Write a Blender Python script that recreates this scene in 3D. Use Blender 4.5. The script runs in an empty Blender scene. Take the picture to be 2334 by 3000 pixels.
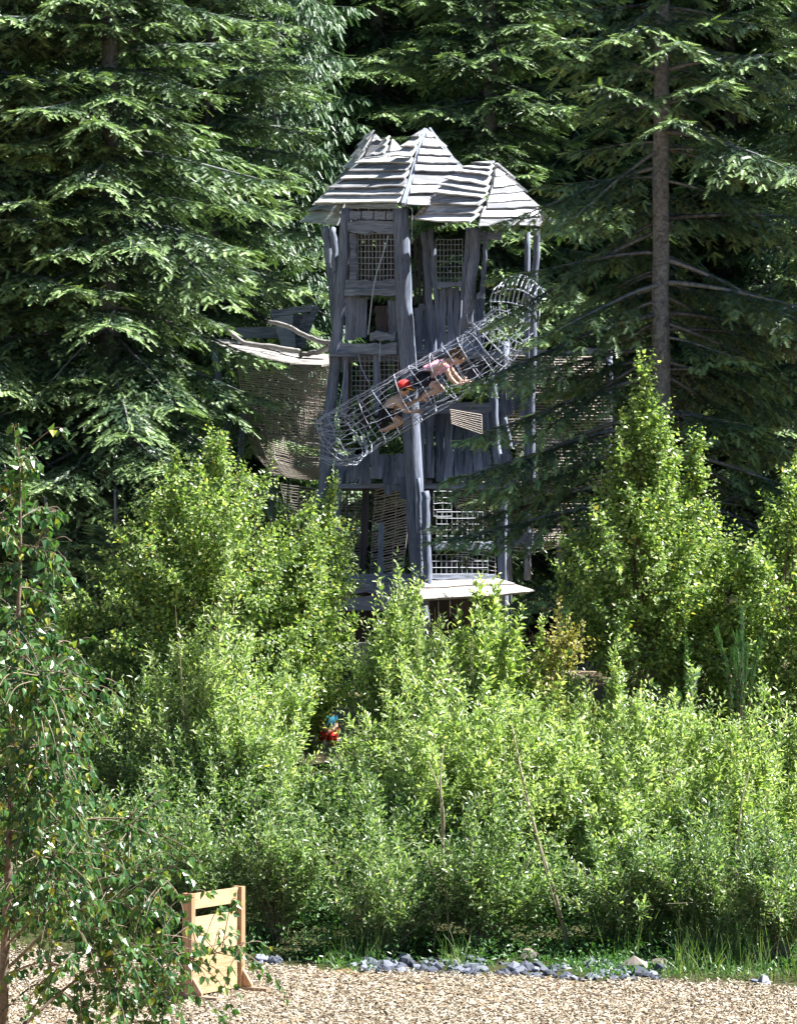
import bpy, math, random
import numpy as np
from mathutils import Vector, Matrix

# ---------------------------------------------------------------- frame of reference
F, CX, HZ, CAMZ = 10000.0, 1167.0, 1620.0, 3.9
SUN = np.array([0.60, 0.05, 0.80]); SUN = SUN / np.linalg.norm(SUN)


def W(px, py, Y):
    """world point standing at depth Y seen at (px, py) of the 2334 x 3000 photograph"""
    return np.array([(px - CX) / F * Y, Y, CAMZ - (py - HZ) / F * Y])


scene = bpy.context.scene
COL = scene.collection


def nrm(v):
    v = np.asarray(v, float)
    return v / np.maximum(np.linalg.norm(v, axis=-1, keepdims=True), 1e-9)


# ---------------------------------------------------------------- mesh building
class MB:
    def __init__(self):
        self.v, self.q, self.t, self.n = [], [], [], 0
        self.a = []

    def add(self, verts, quads=None, tris=None, a=0.0):
        verts = np.asarray(verts, np.float32).reshape(-1, 3)
        if quads is not None and len(quads):
            self.q.append(np.asarray(quads, np.int64).reshape(-1, 4) + self.n)
        if tris is not None and len(tris):
            self.t.append(np.asarray(tris, np.int64).reshape(-1, 3) + self.n)
        self.v.append(verts)
        aa = np.asarray(a, np.float32)
        self.a.append(np.full(len(verts), aa, np.float32) if aa.ndim == 0 else aa.astype(np.float32))
        self.n += len(verts)

    def build(self, name, mat, parent=None, smooth=False, attr=False, origin=None):
        me = bpy.data.meshes.new(name)
        v = np.concatenate(self.v) if self.v else np.zeros((0, 3), np.float32)
        if origin is not None:
            v = v - np.asarray(origin, np.float32)
        q = np.concatenate(self.q) if self.q else np.zeros((0, 4), np.int64)
        t = np.concatenate(self.t) if self.t else np.zeros((0, 3), np.int64)
        me.vertices.add(len(v)); me.vertices.foreach_set('co', v.ravel())
        nl = q.size + t.size
        me.loops.add(nl)
        me.loops.foreach_set('vertex_index', np.concatenate([q.ravel(), t.ravel()]).astype(np.int32))
        me.polygons.add(len(q) + len(t))
        ls = np.concatenate([np.arange(len(q)) * 4, q.size + np.arange(len(t)) * 3]).astype(np.int32)
        me.polygons.foreach_set('loop_start', ls)
        me.polygons.foreach_set('use_smooth', np.full(len(ls), bool(smooth)))
        me.update(calc_edges=True)
        if attr:
            at = me.attributes.new('tip', 'FLOAT', 'POINT')
            at.data.foreach_set('value', np.concatenate(self.a))
        me.materials.append(mat)
        o = bpy.data.objects.new(name, me); COL.objects.link(o)
        if origin is not None:
            o.location = tuple(float(c) for c in origin)
        if parent is not None:
            o.parent = parent
            if origin is None:
                o.matrix_parent_inverse = parent.matrix_basis.inverted()
        return o


def tag(o, label=None, cat=None, group=None, kind=None):
    if label: o['label'] = label
    if cat: o['category'] = cat
    if group: o['group'] = group
    if kind: o['kind'] = kind
    return o


def thing(name, loc, label, cat, group=None, rz=0.0):
    o = bpy.data.objects.new(name, None); COL.objects.link(o)
    o.location = tuple(float(c) for c in loc); o.rotation_euler = (0, 0, rz)
    o.empty_display_size = 0.2
    return tag(o, label, cat, group)


def copy_tree(root, name=None):
    c = root.copy(); COL.objects.link(c)
    for ch in list(root.children):
        d = ch.copy(); COL.objects.link(d); d.parent = c
        for g in ch.children:
            e = g.copy(); COL.objects.link(e); e.parent = d
    return c


def smooth_path(pts, n):
    """Catmull-Rom through the points"""
    p = np.asarray(pts, float)
    if len(p) == 2:
        u = np.linspace(0, 1, n)[:, None]
        return p[0] * (1 - u) + p[1] * u
    P = np.vstack([2 * p[0] - p[1], p, 2 * p[-1] - p[-2]])
    out = []
    for s in np.linspace(0, len(p) - 1, n):
        i = min(int(s), len(p) - 2); u = s - i
        a, b, c, d = P[i], P[i + 1], P[i + 2], P[i + 3]
        out.append(0.5 * (2 * b + (c - a) * u + (2 * a - 5 * b + 4 * c - d) * u * u + (3 * b - a - 3 * c + d) * u ** 3))
    return np.array(out)


def tube(mb, pts, r, sides=6, rng=None, rough=0.0, caps=True, a=0.0):
    p = np.asarray(pts, float); n = len(p)
    r = np.broadcast_to(np.asarray(r, float), (n,)).copy()
    T = nrm(np.gradient(p, axis=0))
    ref = np.array([0, 0, 1.0]) if abs(T[0, 2]) < 0.9 else np.array([0, 1.0, 0])
    A = nrm(np.cross(T, ref)); B = np.cross(T, A)
    th = np.arange(sides) * 2 * math.pi / sides
    rr = r[:, None] * np.ones(sides)
    if rng is not None and rough > 0:
        col = rng.normal(0, rough, sides)
        rr = rr * (1 + col[None, :] + rng.normal(0, rough * 0.6, (n, sides)))
    V = p[:, None, :] + rr[:, :, None] * (np.cos(th)[None, :, None] * A[:, None, :] + np.sin(th)[None, :, None] * B[:, None, :])
    idx = np.arange(n * sides).reshape(n, sides)
    i0 = idx[:-1]; i1 = idx[1:]
    q = np.stack([i0, np.roll(i0, -1, 1), np.roll(i1, -1, 1), i1], -1).reshape(-1, 4)
    V = V.reshape(-1, 3); tr = []
    if caps:
        V = np.vstack([V, p[0], p[-1]])
        c0, c1 = n * sides, n * sides + 1
        for k in range(sides):
            tr.append((c0, (k + 1) % sides, k))
            tr.append((c1, (n - 1) * sides + k, (n - 1) * sides + (k + 1) % sides))
    mb.add(V, q, tr, a)


def box(mb, c, ax, ay, az):
    """box from its centre and three half vectors"""
    c, ax, ay, az = [np.asarray(k, float) for k in (c, ax, ay, az)]
    v = [c + sx * ax + sy * ay + sz * az for sx in (-1, 1) for sy in (-1, 1) for sz in (-1, 1)]
    mb.add(v, [(0, 1, 3, 2), (4, 6, 7, 5), (0, 4, 5, 1), (2, 3, 7, 6), (0, 2, 6, 4), (1, 5, 7, 3)])


def bar(mb, p0, p1, wdir, w, t, rng=None, wob=0.0, n=6, taper=1.0):
    """hand-hewn plank from p0 to p1: w wide along wdir, t thick, with wavering edges"""
    p0, p1 = np.asarray(p0, float), np.asarray(p1, float)
    L = np.linalg.norm(p1 - p0); D = (p1 - p0) / L
    wd = np.asarray(wdir, float); wd = nrm(wd - D * wd.dot(D)); td = np.cross(D, wd)
    if rng is None or wob == 0: n = 2
    V = []
    for i in range(n):
        u = i / (n - 1); c = p0 + D * L * u
        ww = w * (1 + (taper - 1) * u)
        e0 = rng.normal(0, wob) if wob else 0; e1 = rng.normal(0, wob) if wob else 0; b = rng.normal(0, wob * .3) if wob else 0
        for sx, sy in ((-1, -1), (1, -1), (1, 1), (-1, 1)):
            V.append(c + wd * (sx * ww / 2 + (e0 if sx < 0 else e1)) + td * (sy * t / 2 + b))
    q = []
    for i in range(n - 1):
        for k in range(4):
            q.append((i * 4 + k, i * 4 + (k + 1) % 4, i * 4 + 4 + (k + 1) % 4, i * 4 + 4 + k))
    q.append((3, 2, 1, 0)); m = (n - 1) * 4; q.append((m, m + 1, m + 2, m + 3))
    mb.add(V, q)


# ---------------------------------------------------------------- materials
def new_mat(name):
    m = bpy.data.materials.new(name); m.use_nodes = True
    nt = m.node_tree; nt.nodes.clear()
    out = nt.nodes.new('ShaderNodeOutputMaterial')
    return m, nt, out


def N(nt, typ, **kw):
    n = nt.nodes.new(typ)
    for k, v in kw.items():
        if k in n.inputs: n.inputs[k].default_value = v
        else: setattr(n, k, v)
    return n


def ramp(nt, stops):
    r = nt.nodes.new('ShaderNodeValToRGB'); e = r.color_ramp.elements
    e[0].position = stops[0][0]; e[0].color = (*stops[0][1], 1)
    e[1].position = stops[-1][0]; e[1].color = (*stops[-1][1], 1)
    for p, c in stops[1:-1]:
        k = e.new(p); k.color = (*c, 1)
    return r


def leaf_mat(name, stops, trans=0.4, rough=0.38, tcol=(1.25, 1.45, 0.55), spec=0.5, tip=None):
    m, nt, out = new_mat(name); L = nt.links
    g = N(nt, 'ShaderNodeNewGeometry'); r = ramp(nt, stops)
    L.new(g.outputs['Random Per Island'], r.inputs['Fac'])
    col = r.outputs['Color']
    if tip is not None:                      # paler new growth, with the sunlit look of the tips painted in
        at = N(nt, 'ShaderNodeAttribute'); at.attribute_name = 'tip'
        mx = N(nt, 'ShaderNodeMix', data_type='RGBA'); L.new(at.outputs['Fac'], mx.inputs[0])
        L.new(col, mx.inputs[6]); mx.inputs[7].default_value = (*tip, 1); col = mx.outputs[2]
    p = N(nt, 'ShaderNodeBsdfPrincipled', Roughness=rough)
    p.inputs['Specular IOR Level'].default_value = spec
    L.new(col, p.inputs['Base Color'])
    t = N(nt, 'ShaderNodeBsdfTranslucent')
    mu = N(nt, 'ShaderNodeMix', data_type='RGBA', blend_type='MULTIPLY'); mu.inputs[0].default_value = 1
    L.new(col, mu.inputs[6]); mu.inputs[7].default_value = (*tcol, 1); L.new(mu.outputs[2], t.inputs['Color'])
    ms = N(nt, 'ShaderNodeMixShader'); ms.inputs[0].default_value = trans
    L.new(p.outputs[0], ms.inputs[1]); L.new(t.outputs[0], ms.inputs[2]); L.new(ms.outputs[0], out.inputs['Surface'])
    return m


def wood_mat(name, dark, light, scale=(9, 9, 0.8), rough=0.8, island=0.5, bump=0.35, distort=1.2):
    m, nt, out = new_mat(name); L = nt.links
    tc = N(nt, 'ShaderNodeTexCoord'); mp = N(nt, 'ShaderNodeMapping'); mp.inputs['Scale'].default_value = scale
    L.new(tc.outputs['Object'], mp.inputs[0])
    n1 = N(nt, 'ShaderNodeTexNoise', Scale=3.0, Detail=8.0, Roughness=0.65, Distortion=distort); L.new(mp.outputs[0], n1.inputs['Vector'])
    n2 = N(nt, 'ShaderNodeTexNoise', Scale=1.1, Detail=3.0); L.new(tc.outputs['Object'], n2.inputs['Vector'])
    g = N(nt, 'ShaderNodeNewGeometry')
    r = ramp(nt, [(0.3, dark), (0.52, tuple((a + b) / 2 for a, b in zip(dark, light))), (0.72, light)])
    ad = N(nt, 'ShaderNodeMath', operation='MULTIPLY_ADD'); L.new(g.outputs['Random Per Island'], ad.inputs[0]); ad.inputs[1].default_value = island * .5
    a2 = N(nt, 'ShaderNodeMath', operation='MULTIPLY_ADD'); L.new(n2.outputs[0], a2.inputs[0]); a2.inputs[1].default_value = 0.35
    L.new(n1.outputs[0], a2.inputs[2]); a3 = N(nt, 'ShaderNodeMath', operation='SUBTRACT'); L.new(a2.outputs[0], a3.inputs[0]); a3.inputs[1].default_value = 0.175 + island * .25
    L.new(a3.outputs[0], ad.inputs[2]); L.new(ad.outputs[0], r.inputs['Fac'])
    p = N(nt, 'ShaderNodeBsdfPrincipled', Roughness=rough); p.inputs['Specular IOR Level'].default_value = 0.25
    L.new(r.outputs[0], p.inputs['Base Color'])
    b = N(nt, 'ShaderNodeBump', Strength=bump, Distance=0.02); L.new(n1.outputs[0], b.inputs['Height']); L.new(b.outputs[0], p.inputs['Normal'])
    L.new(p.outputs[0], out.inputs['Surface'])
    return m


def plain_mat(name, col, rough=0.7, var=0.15, scale=30, spec=0.3):
    m, nt, out = new_mat(name); L = nt.links
    tc = N(nt, 'ShaderNodeTexCoord')
    n1 = N(nt, 'ShaderNodeTexNoise', Scale=scale, Detail=4.0); L.new(tc.outputs['Object'], n1.inputs['Vector'])
    r = ramp(nt, [(0.3, tuple(c * (1 - var) for c in col)), (0.7, tuple(min(1, c * (1 + var)) for c in col))])
    L.new(n1.outputs[0], r.inputs[0])
    p = N(nt, 'ShaderNodeBsdfPrincipled', Roughness=rough); p.inputs['Specular IOR Level'].default_value = spec
    L.new(r.outputs[0], p.inputs['Base Color']); L.new(p.outputs[0], out.inputs['Surface'])
    return m


def island_mat(name, stops, rough=0.8, spec=0.25):
    m, nt, out = new_mat(name); L = nt.links
    g = N(nt, 'ShaderNodeNewGeometry'); r = ramp(nt, stops); L.new(g.outputs['Random Per Island'], r.inputs[0])
    tc = N(nt, 'ShaderNodeTexCoord'); n1 = N(nt, 'ShaderNodeTexNoise', Scale=40.0, Detail=5.0); L.new(tc.outputs['Object'], n1.inputs['Vector'])
    mx = N(nt, 'ShaderNodeMix', data_type='RGBA', blend_type='OVERLAY'); mx.inputs[0].default_value = 0.45
    L.new(r.outputs[0], mx.inputs[6]); L.new(n1.outputs[0], mx.inputs[7])
    p = N(nt, 'ShaderNodeBsdfPrincipled', Roughness=rough); p.inputs['Specular IOR Level'].default_value = spec
    L.new(mx.outputs[2], p.inputs['Base Color']); L.new(p.outputs[0], out.inputs['Surface'])
    return m


M = {}
M['fir'] = leaf_mat('fir_needles', [(0, (.005, .021, .016)), (.5, (.012, .041, .029)), (1, (.036, .088, .050))], trans=.10, rough=.42, tip=(.42, .60, .23), tcol=(1.3, 1.5, .6))  # inner needles darkened for shade, tips brightened as if sunlit
M['spruce'] = leaf_mat('spruce_needles', [(0, (.010, .034, .024)), (.5, (.028, .080, .050)), (1, (.070, .15, .080))], trans=.12, rough=.42, tip=(.20, .32, .14), tcol=(1.2, 1.4, .7))
M['birch'] = leaf_mat('birch_leaves', [(0, (.050, .100, .036)), (.45, (.195, .28, .092)), (.85, (.40, .49, .19)), (.965, (.54, .60, .28)), (1, (.55, .45, .06))], trans=.50, rough=.33)
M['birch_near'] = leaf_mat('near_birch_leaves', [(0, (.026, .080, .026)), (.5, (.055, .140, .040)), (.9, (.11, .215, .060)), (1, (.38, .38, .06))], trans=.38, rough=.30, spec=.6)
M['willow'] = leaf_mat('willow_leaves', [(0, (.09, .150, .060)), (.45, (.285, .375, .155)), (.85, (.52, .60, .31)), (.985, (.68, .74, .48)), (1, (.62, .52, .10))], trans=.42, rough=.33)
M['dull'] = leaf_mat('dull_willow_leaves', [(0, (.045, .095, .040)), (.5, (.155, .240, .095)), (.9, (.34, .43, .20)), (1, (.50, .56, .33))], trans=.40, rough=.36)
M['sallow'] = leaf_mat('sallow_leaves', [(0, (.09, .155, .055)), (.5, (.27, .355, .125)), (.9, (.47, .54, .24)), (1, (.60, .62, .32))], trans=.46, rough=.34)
M['under'] = leaf_mat('undergrowth_leaves', [(0, (.030, .085, .026)), (.5, (.065, .155, .045)), (1, (.13, .24, .075))], trans=.35)
M['grass'] = leaf_mat('grass_blades', [(0, (.05, .11, .03)), (.6, (.11, .19, .06)), (1, (.26, .28, .12))], trans=.35, rough=.5)
M['hay'] = leaf_mat('ripe_grass', [(0, (.16, .20, .08)), (.6, (.28, .28, .15)), (1, (.40, .36, .22))], trans=.35, rough=.6)
M['pine'] = leaf_mat('young_pine_needles', [(0, (.045, .11, .05)), (1, (.10, .20, .09))], trans=.25)
M['bark'] = wood_mat('fir_bark', (.030, .030, .036), (.26, .27, .29), scale=(5, 5, 5), bump=.8)
M['twig'] = plain_mat('brown_twig', (.10, .07, .045), .8)
M['birch_bark'] = wood_mat('birch_bark', (.06, .045, .03), (.30, .24, .18), scale=(5, 5, 6), bump=.3)
M['pale_stem'] = plain_mat('pale_stem', (.26, .23, .15), .7)
M['dead'] = plain_mat('dead_twig', (.22, .20, .18), .9)
M['oldwood'] = wood_mat('weathered_wood_upright_blue_shade', (.040, .050, .078), (.255, .290, .375), scale=(9, 9, .7), island=.85)  # weathered grey with the blue of open shade mixed into the colour
M['oldbeam'] = wood_mat('weathered_wood_level_blue_shade', (.048, .060, .088), (.285, .318, .400), scale=(.8, .8, 10), island=.85)  # same blue shade tint put into the level timbers
M['shingle'] = wood_mat('silvered_roof_boards', (.15, .155, .17), (.76, .76, .78), scale=(.9, .9, 12), island=.85)
M['darkwood'] = wood_mat('panel_and_shade_wood', (.030, .028, .034), (.10, .085, .085), scale=(9, 9, .7))  # real dark panels, and boards standing in for shade in the tower
M['rope'] = plain_mat('pale_rope', (.42, .45, .53), .8, .2, 60)
M['netrope'] = plain_mat('natural_rope', (.40, .35, .31), .85, .25, 60)
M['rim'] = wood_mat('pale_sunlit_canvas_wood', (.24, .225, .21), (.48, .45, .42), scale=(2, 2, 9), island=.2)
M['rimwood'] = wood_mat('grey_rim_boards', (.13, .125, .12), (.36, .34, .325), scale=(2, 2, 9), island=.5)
M['steel'] = plain_mat('galvanised_mesh', (.34, .36, .40), .5, .2, 30, .5)
M['newwood'] = wood_mat('fresh_larch_boards', (.25, .135, .062), (.68, .49, .29), scale=(1.8, 1.8, 24), island=.35, bump=.15, distort=2.2, rough=.55)
M['newpost'] = wood_mat('fresh_larch_posts', (.27, .15, .075), (.50, .32, .20), scale=(14, 14, 1.2), island=.3, bump=.15, rough=.55)
M['footwood'] = wood_mat('grey_foot_timber', (.16, .11, .08), (.36, .27, .19), scale=(2, 2, 12), island=.2)
M['chips'] = island_mat('wood_chip', [(0, (.09, .065, .042)), (.3, (.25, .195, .13)), (.7, (.42, .355, .26)), (1, (.58, .53, .44))])
M['stone'] = island_mat('broken_stone', [(0, (.035, .04, .052)), (.6, (.085, .095, .125)), (1, (.20, .215, .26))])
M['warmstone'] = island_mat('sandstone', [(0, (.13, .11, .09)), (1, (.22, .19, .16))])

# ---------------------------------------------------------------- ground
_gy = np.array([-20, 0, 33.0, 34.3, 38.3, 41.0, 44.0, 48.0, 56.0, 70.0, 100.0, 150.0])
_gz = np.array([0, 0, 0.0, .22, 1.40, 1.78, 2.25, 2.55, 3.4, 9.0, 25.0, 45.0])


def gz(x, y):
    x = np.asarray(x, float); y = np.asarray(y, float)
    z = np.interp(y, _gy, _gz)
    bump = (np.sin(x * 1.3 + y * .7) * .05 + np.sin(x * .43 - y * .9 + 2) * .09) * np.clip((y - 33.5) / 3, 0, 1)
    return z + bump


def build_ground():
    ys = np.concatenate([np.linspace(-5, 27, 9), np.linspace(27.5, 34, 40), np.linspace(34.3, 60, 70), np.linspace(62, 150, 30)])
    xs = np.concatenate([np.linspace(-70, -9, 16), np.linspace(-8, 8, 81), np.linspace(9, 70, 16)])
    X, Yv = np.meshgrid(xs, ys); rng = np.random.default_rng(3)
    Z = gz(X, Yv) + rng.normal(0, .012, X.shape)
    mb = MB(); n, k = X.shape; idx = np.arange(n * k).reshape(n, k)
    q = np.stack([idx[:-1, :-1], idx[:-1, 1:], idx[1:, 1:], idx[1:, :-1]], -1)
    mb.add(np.stack([X, Yv, Z], -1).reshape(-1, 3), q.reshape(-1, 4))
    m, nt, out = new_mat('ground_soil'); L = nt.links
    tc = N(nt, 'ShaderNodeTexCoord'); sx = N(nt, 'ShaderNodeSeparateXYZ'); L.new(tc.outputs['Object'], sx.inputs[0])
    n1 = N(nt, 'ShaderNodeTexNoise', Scale=1.4, Detail=5.0); L.new(tc.outputs['Object'], n1.inputs['Vector'])
    n2 = N(nt, 'ShaderNodeTexNoise', Scale=28.0, Detail=6.0, Roughness=.7); L.new(tc.outputs['Object'], n2.inputs['Vector'])
    yy = N(nt, 'ShaderNodeMath', operation='MULTIPLY_ADD'); L.new(n1.outputs[0], yy.inputs[0]); yy.inputs[1].default_value = 1.6; L.new(sx.outputs['Y'], yy.inputs[2])
    chip = ramp(nt, [(.35, (.16, .095, .05)), (.6, (.38, .25, .13))]); L.new(n2.outputs[0], chip.inputs[0])
    soil = ramp(nt, [(.35, (.025, .03, .012)), (.7, (.085, .085, .035))]); L.new(n2.outputs[0], soil.inputs[0])
    sand = ramp(nt, [(.3, (.16, .125, .075)), (.7, (.32, .26, .17))]); L.new(n2.outputs[0], sand.inputs[0])
    forest = ramp(nt, [(.35, (.012, .010, .007)), (.7, (.045, .036, .024))]); L.new(n2.outputs[0], forest.inputs[0])

    y2 = N(nt, 'ShaderNodeMath', operation='MULTIPLY_ADD'); L.new(sx.outputs['X'], y2.inputs[0]); y2.inputs[1].default_value = .36; L.new(yy.outputs[0], y2.inputs[2])

    def step(a, b, src=None):
        k = N(nt, 'ShaderNodeMapRange'); k.inputs[1].default_value = a; k.inputs[2].default_value = b
        L.new((src or yy).outputs[0], k.inputs[0]); return k.outputs[0]

    cur = chip.outputs[0]
    for f, c in ((step(32.2, 32.5, y2), soil), (step(39.2, 39.6), sand), (step(48.3, 49.0), forest)):
        mx = N(nt, 'ShaderNodeMix', data_type='RGBA'); L.new(f, mx.inputs[0]); L.new(cur, mx.inputs[6]); L.new(c.outputs[0], mx.inputs[7]); cur = mx.outputs[2]
    p = N(nt, 'ShaderNodeBsdfPrincipled', Roughness=.95); p.inputs['Specular IOR Level'].default_value = .1
    b = N(nt, 'ShaderNodeBump', Strength=.6, Distance=.05); L.new(n2.outputs[0], b.inputs['Height']); L.new(b.outputs[0], p.inputs['Normal'])
    L.new(cur, p.inputs['Base Color']); L.new(p.outputs[0], out.inputs['Surface'])
    tag(mb.build('ground', m, smooth=True), kind='structure')


build_ground()


def oriented(c, d, u):
    """frames: unit x, y(d), z from direction d and rough up u"""
    d = nrm(d); x = nrm(np.cross(d, u)); z = np.cross(x, d)
    return x, d, z


def scatter(mb, tmpl, quads, tris, pos, d, u, sl, sw, a=0.0):
    """copies of a small template (x wide, y along, z lift) at pos along d"""
    x, y, z = oriented(pos, d, u)
    t = np.asarray(tmpl, float); n, k = len(pos), len(t)
    sl = np.broadcast_to(np.asarray(sl, float), (n,)); sw = np.broadcast_to(np.asarray(sw, float), (n,))
    V = (pos[:, None, :] + x[:, None, :] * (t[None, :, 0:1] * sw[:, None, None]) + y[:, None, :] * (t[None, :, 1:2] * sl[:, None, None])
         + z[:, None, :] * (t[None, :, 2:3] * sw[:, None, None]))
    off = (np.arange(n) * k)[:, None, None]
    q = (np.asarray(quads)[None] + off).reshape(-1, 4) if len(quads) else None
    tr = (np.asarray(tris)[None] + off).reshape(-1, 3) if len(tris) else None
    aa = np.repeat(np.broadcast_to(np.asarray(a, float), (n,)), k)
    mb.add(V.reshape(-1, 3), q, tr, aa)


def chip_edge(x):
    return 31.45 - np.where(x > 0, .26, .47) * x + .12 * np.sin(x * 2.9) + .08 * np.sin(x * 6.1 + 1)


# wood chips: loose pieces lying on the play area
def build_chips():
    rng = np.random.default_rng(11); mb = MB()
    n = 105000
    y = 27.2 + (33.75 - 27.2) * rng.random(n) ** 1.0
    x = rng.uniform(-1, 1, n) * (.135 * y) + .0
    keep = y < chip_edge(x) + rng.normal(0, .16, n)
    x, y = x[keep], y[keep]; n = len(x)
    pos = np.stack([x, y, gz(x, y) + rng.uniform(.004, .03, n)], -1)
    az = rng.uniform(0, 2 * math.pi, n); tilt = rng.normal(0, .28, n)
    d = np.stack([np.cos(az) * np.cos(tilt), np.sin(az) * np.cos(tilt), np.sin(tilt)], -1)
    u = nrm(np.stack([rng.normal(0, .3, n), rng.normal(0, .3, n), np.ones(n)], -1))
    t = [(-.5, -.5, 0), (.5, -.46, 0), (.42, .5, .0), (-.46, .44, .0), (-.5, -.5, .4), (.5, -.46, .4), (.42, .5, .4), (-.46, .44, .4)]
    q = [(4, 5, 6, 7), (0, 1, 5, 4), (1, 2, 6, 5), (2, 3, 7, 6), (3, 0, 4, 7)]
    scatter(mb, t, q, [], pos, d, u, rng.uniform(.016, .062, n), rng.uniform(.007, .018, n))
    tag(mb.build('wood_chips', M['chips']), 'pale wood chips spread over the play area in front', 'wood chips', kind='stuff')


build_chips()

# ---------------------------------------------------------------- conifers
COMB_V, COMB_T = [], []
for _i in range(5):
    _y = _i * .19
    for _s in (-1, 1):
        _b = len(COMB_V); _w = .5 * (1 - .35 * (_i / 5))
        COMB_V += [(0, _y, 0), (0, _y + .19, 0), (_s * _w, _y + .27, .16)]
        COMB_T.append((_b, _b + 1, _b + 2))
_b = len(COMB_V); COMB_V += [(-.10, 0, .02), (.10, 0, .02), (0, 1.0, .05)]; COMB_T.append((_b, _b + 1, _b + 2))
SIMP_V = [(0, 0, 0), (-.5, .5, .12), (0, 1, 0), (.5, .5, .12)]
SIMP_T = [(0, 1, 2), (0, 2, 3)]


def conifer(seed, H, Lmax, z0, dz, nb, pitch_lo, pitch_hi, droop, uptip, hang, mat, name, parent, density=1.0, fine=True, bare=.28,
            shoot=(.085, .15), zcut=99., expo=.8, trunk_r=.13, dead=0, prof=None, skip=None, azf=None):
    rng = np.random.default_rng(seed); random.seed(seed)
    tk, cr = MB(), MB()
    zz = np.linspace(0, H, 26); wob = np.cumsum(rng.normal(0, .012, (26, 2)), 0)
    tube(tk, np.column_stack([wob, zz]), trunk_r * (1 - zz / H) ** .8 + .012, 10, rng, .06)
    P, D, U, S, A = [], [], [], [], []
    FP, FD, FU, FS = [], [], [], []
    z = z0; w0 = 0.
    while z < H - .35:
        t = z / H
        L0 = Lmax * (1 - t) ** expo * (prof(z) if prof else 1.0)
        far = z > zcut
        w0 += rng.uniform(.4, 1.1)
        for b in range(nb):
            az = w0 + 2 * math.pi * b / nb + rng.normal(0, .16)
            if skip and skip(z, az): continue
            L = max(.25, L0 * rng.uniform(.50, 1.24))
            if azf: L *= azf(z, az)
            pit = pitch_lo + (pitch_hi - pitch_lo) * t + rng.normal(0, .13)
            zb = z + rng.normal(0, dz * .22)
            n = max(4, int(L / .11)); s = np.linspace(0, 1, n)
            ang = pit - droop * s + uptip * s * s
            ds = L / n
            hx = np.concatenate([[0], np.cumsum(np.cos(ang[:-1]) * ds)]); hz = np.concatenate([[0], np.cumsum(np.sin(ang[:-1]) * ds)])
            bend = np.cumsum(rng.normal(0, .012, n))
            ca, sa = math.cos(az), math.sin(az)
            path = np.column_stack([hx * ca - bend * sa, hx * sa + bend * ca, zb + hz])
            tube(tk, path[::2] if n > 6 else path, np.linspace(.010 + .008 * L, .003, len(path[::2] if n > 6 else path)), 4, caps=False)
            T = nrm(np.gradient(path, axis=0)); side = np.array([-sa, ca, 0.])
            for i in range(1, n):
                if s[i] < bare * rng.uniform(.7, 1.4): continue
                for sg in (-1, 1):
                    if rng.random() > density: continue
                    l = min(.62, .50 * (1 - s[i]) * L + .10) * rng.uniform(.65, 1.15)
                    a = math.radians(rng.uniform(42, 66))
                    d0 = T[i] * math.cos(a) + side * sg * math.sin(a) + np.array([0, 0, rng.normal(-.06, .09)])
                    p0 = path[i] + T[i] * rng.uniform(-.04, .04)
                    m = max(2, int(l / (.075 if not far else .15)))
                    k = np.arange(1, m + 1) / m
                    pts = p0 + (d0 / np.linalg.norm(d0)) * (k * l)[:, None]
                    pts[:, 2] -= hang * (k * l) ** 1.5 * rng.uniform(.6, 1.3) + (.42 * (k * l) ** 2)
                    dd = nrm(np.gradient(np.vstack([p0, pts]), axis=0)[1:])
                    sd = nrm(np.cross(dd, [0, 0, 1.]))
                    for s2 in (-1, 1):
                        P.append(pts - dd * .03); D.append(dd * .74 + sd * s2 * .62 + rng.normal(0, .16, (m, 3)) + [0, 0, -hang * .5])
                        U.append(np.tile([0, 0, 1.], (m, 1)) + rng.normal(0, .45, (m, 3))); S.append(rng.uniform(*shoot, m) * (1.9 if far else 1)); A.append(k ** 1.5 * .75 * (.25 + .75 * s[i]) * rng.uniform(.2, 1.3))
                    P.append(pts[-1:]); D.append(dd[-1:]); U.append(np.array([[0, 0, 1.]])); S.append(np.array([rng.uniform(*shoot)]) * 1.25); A.append(np.array([.85 * rng.uniform(.5, 1.1) * (.4 + .6 * s[i])]))
            # shoots on the leading end of the branch
            tail = path[int(n * max(bare, .3)):]
            P.append(tail); D.append(T[-len(tail):] + rng.normal(0, .25, tail.shape)); U.append(np.tile([0, 0, 1.], (len(tail), 1))); S.append(rng.uniform(*shoot, len(tail)) * 1.2); A.append(np.linspace(.2, 1, len(tail)))
        z += dz * rng.uniform(.75, 1.25) * (1.6 if far else 1)
    P, D, U, S, A = [np.concatenate(k) for k in (P, D, U, S, A)]
    A = np.clip(A, 0, 1)
    lo = P[:, 2] <= zcut
    if fine:
        scatter(cr, COMB_V, [], COMB_T, P[lo], D[lo], U[lo], S[lo], .066 * rng.uniform(.75, 1.25, lo.sum()), A[lo])
    else:
        scatter(cr, SIMP_V, [], SIMP_T, P[lo], D[lo], U[lo], S[lo] * 1.15, .055 * rng.uniform(.8, 1.3, lo.sum()), A[lo])
    if (~lo).any():
        scatter(cr, SIMP_V, [], SIMP_T, P[~lo], D[~lo], U[~lo], S[~lo] * 1.4, .12, A[~lo])
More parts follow.
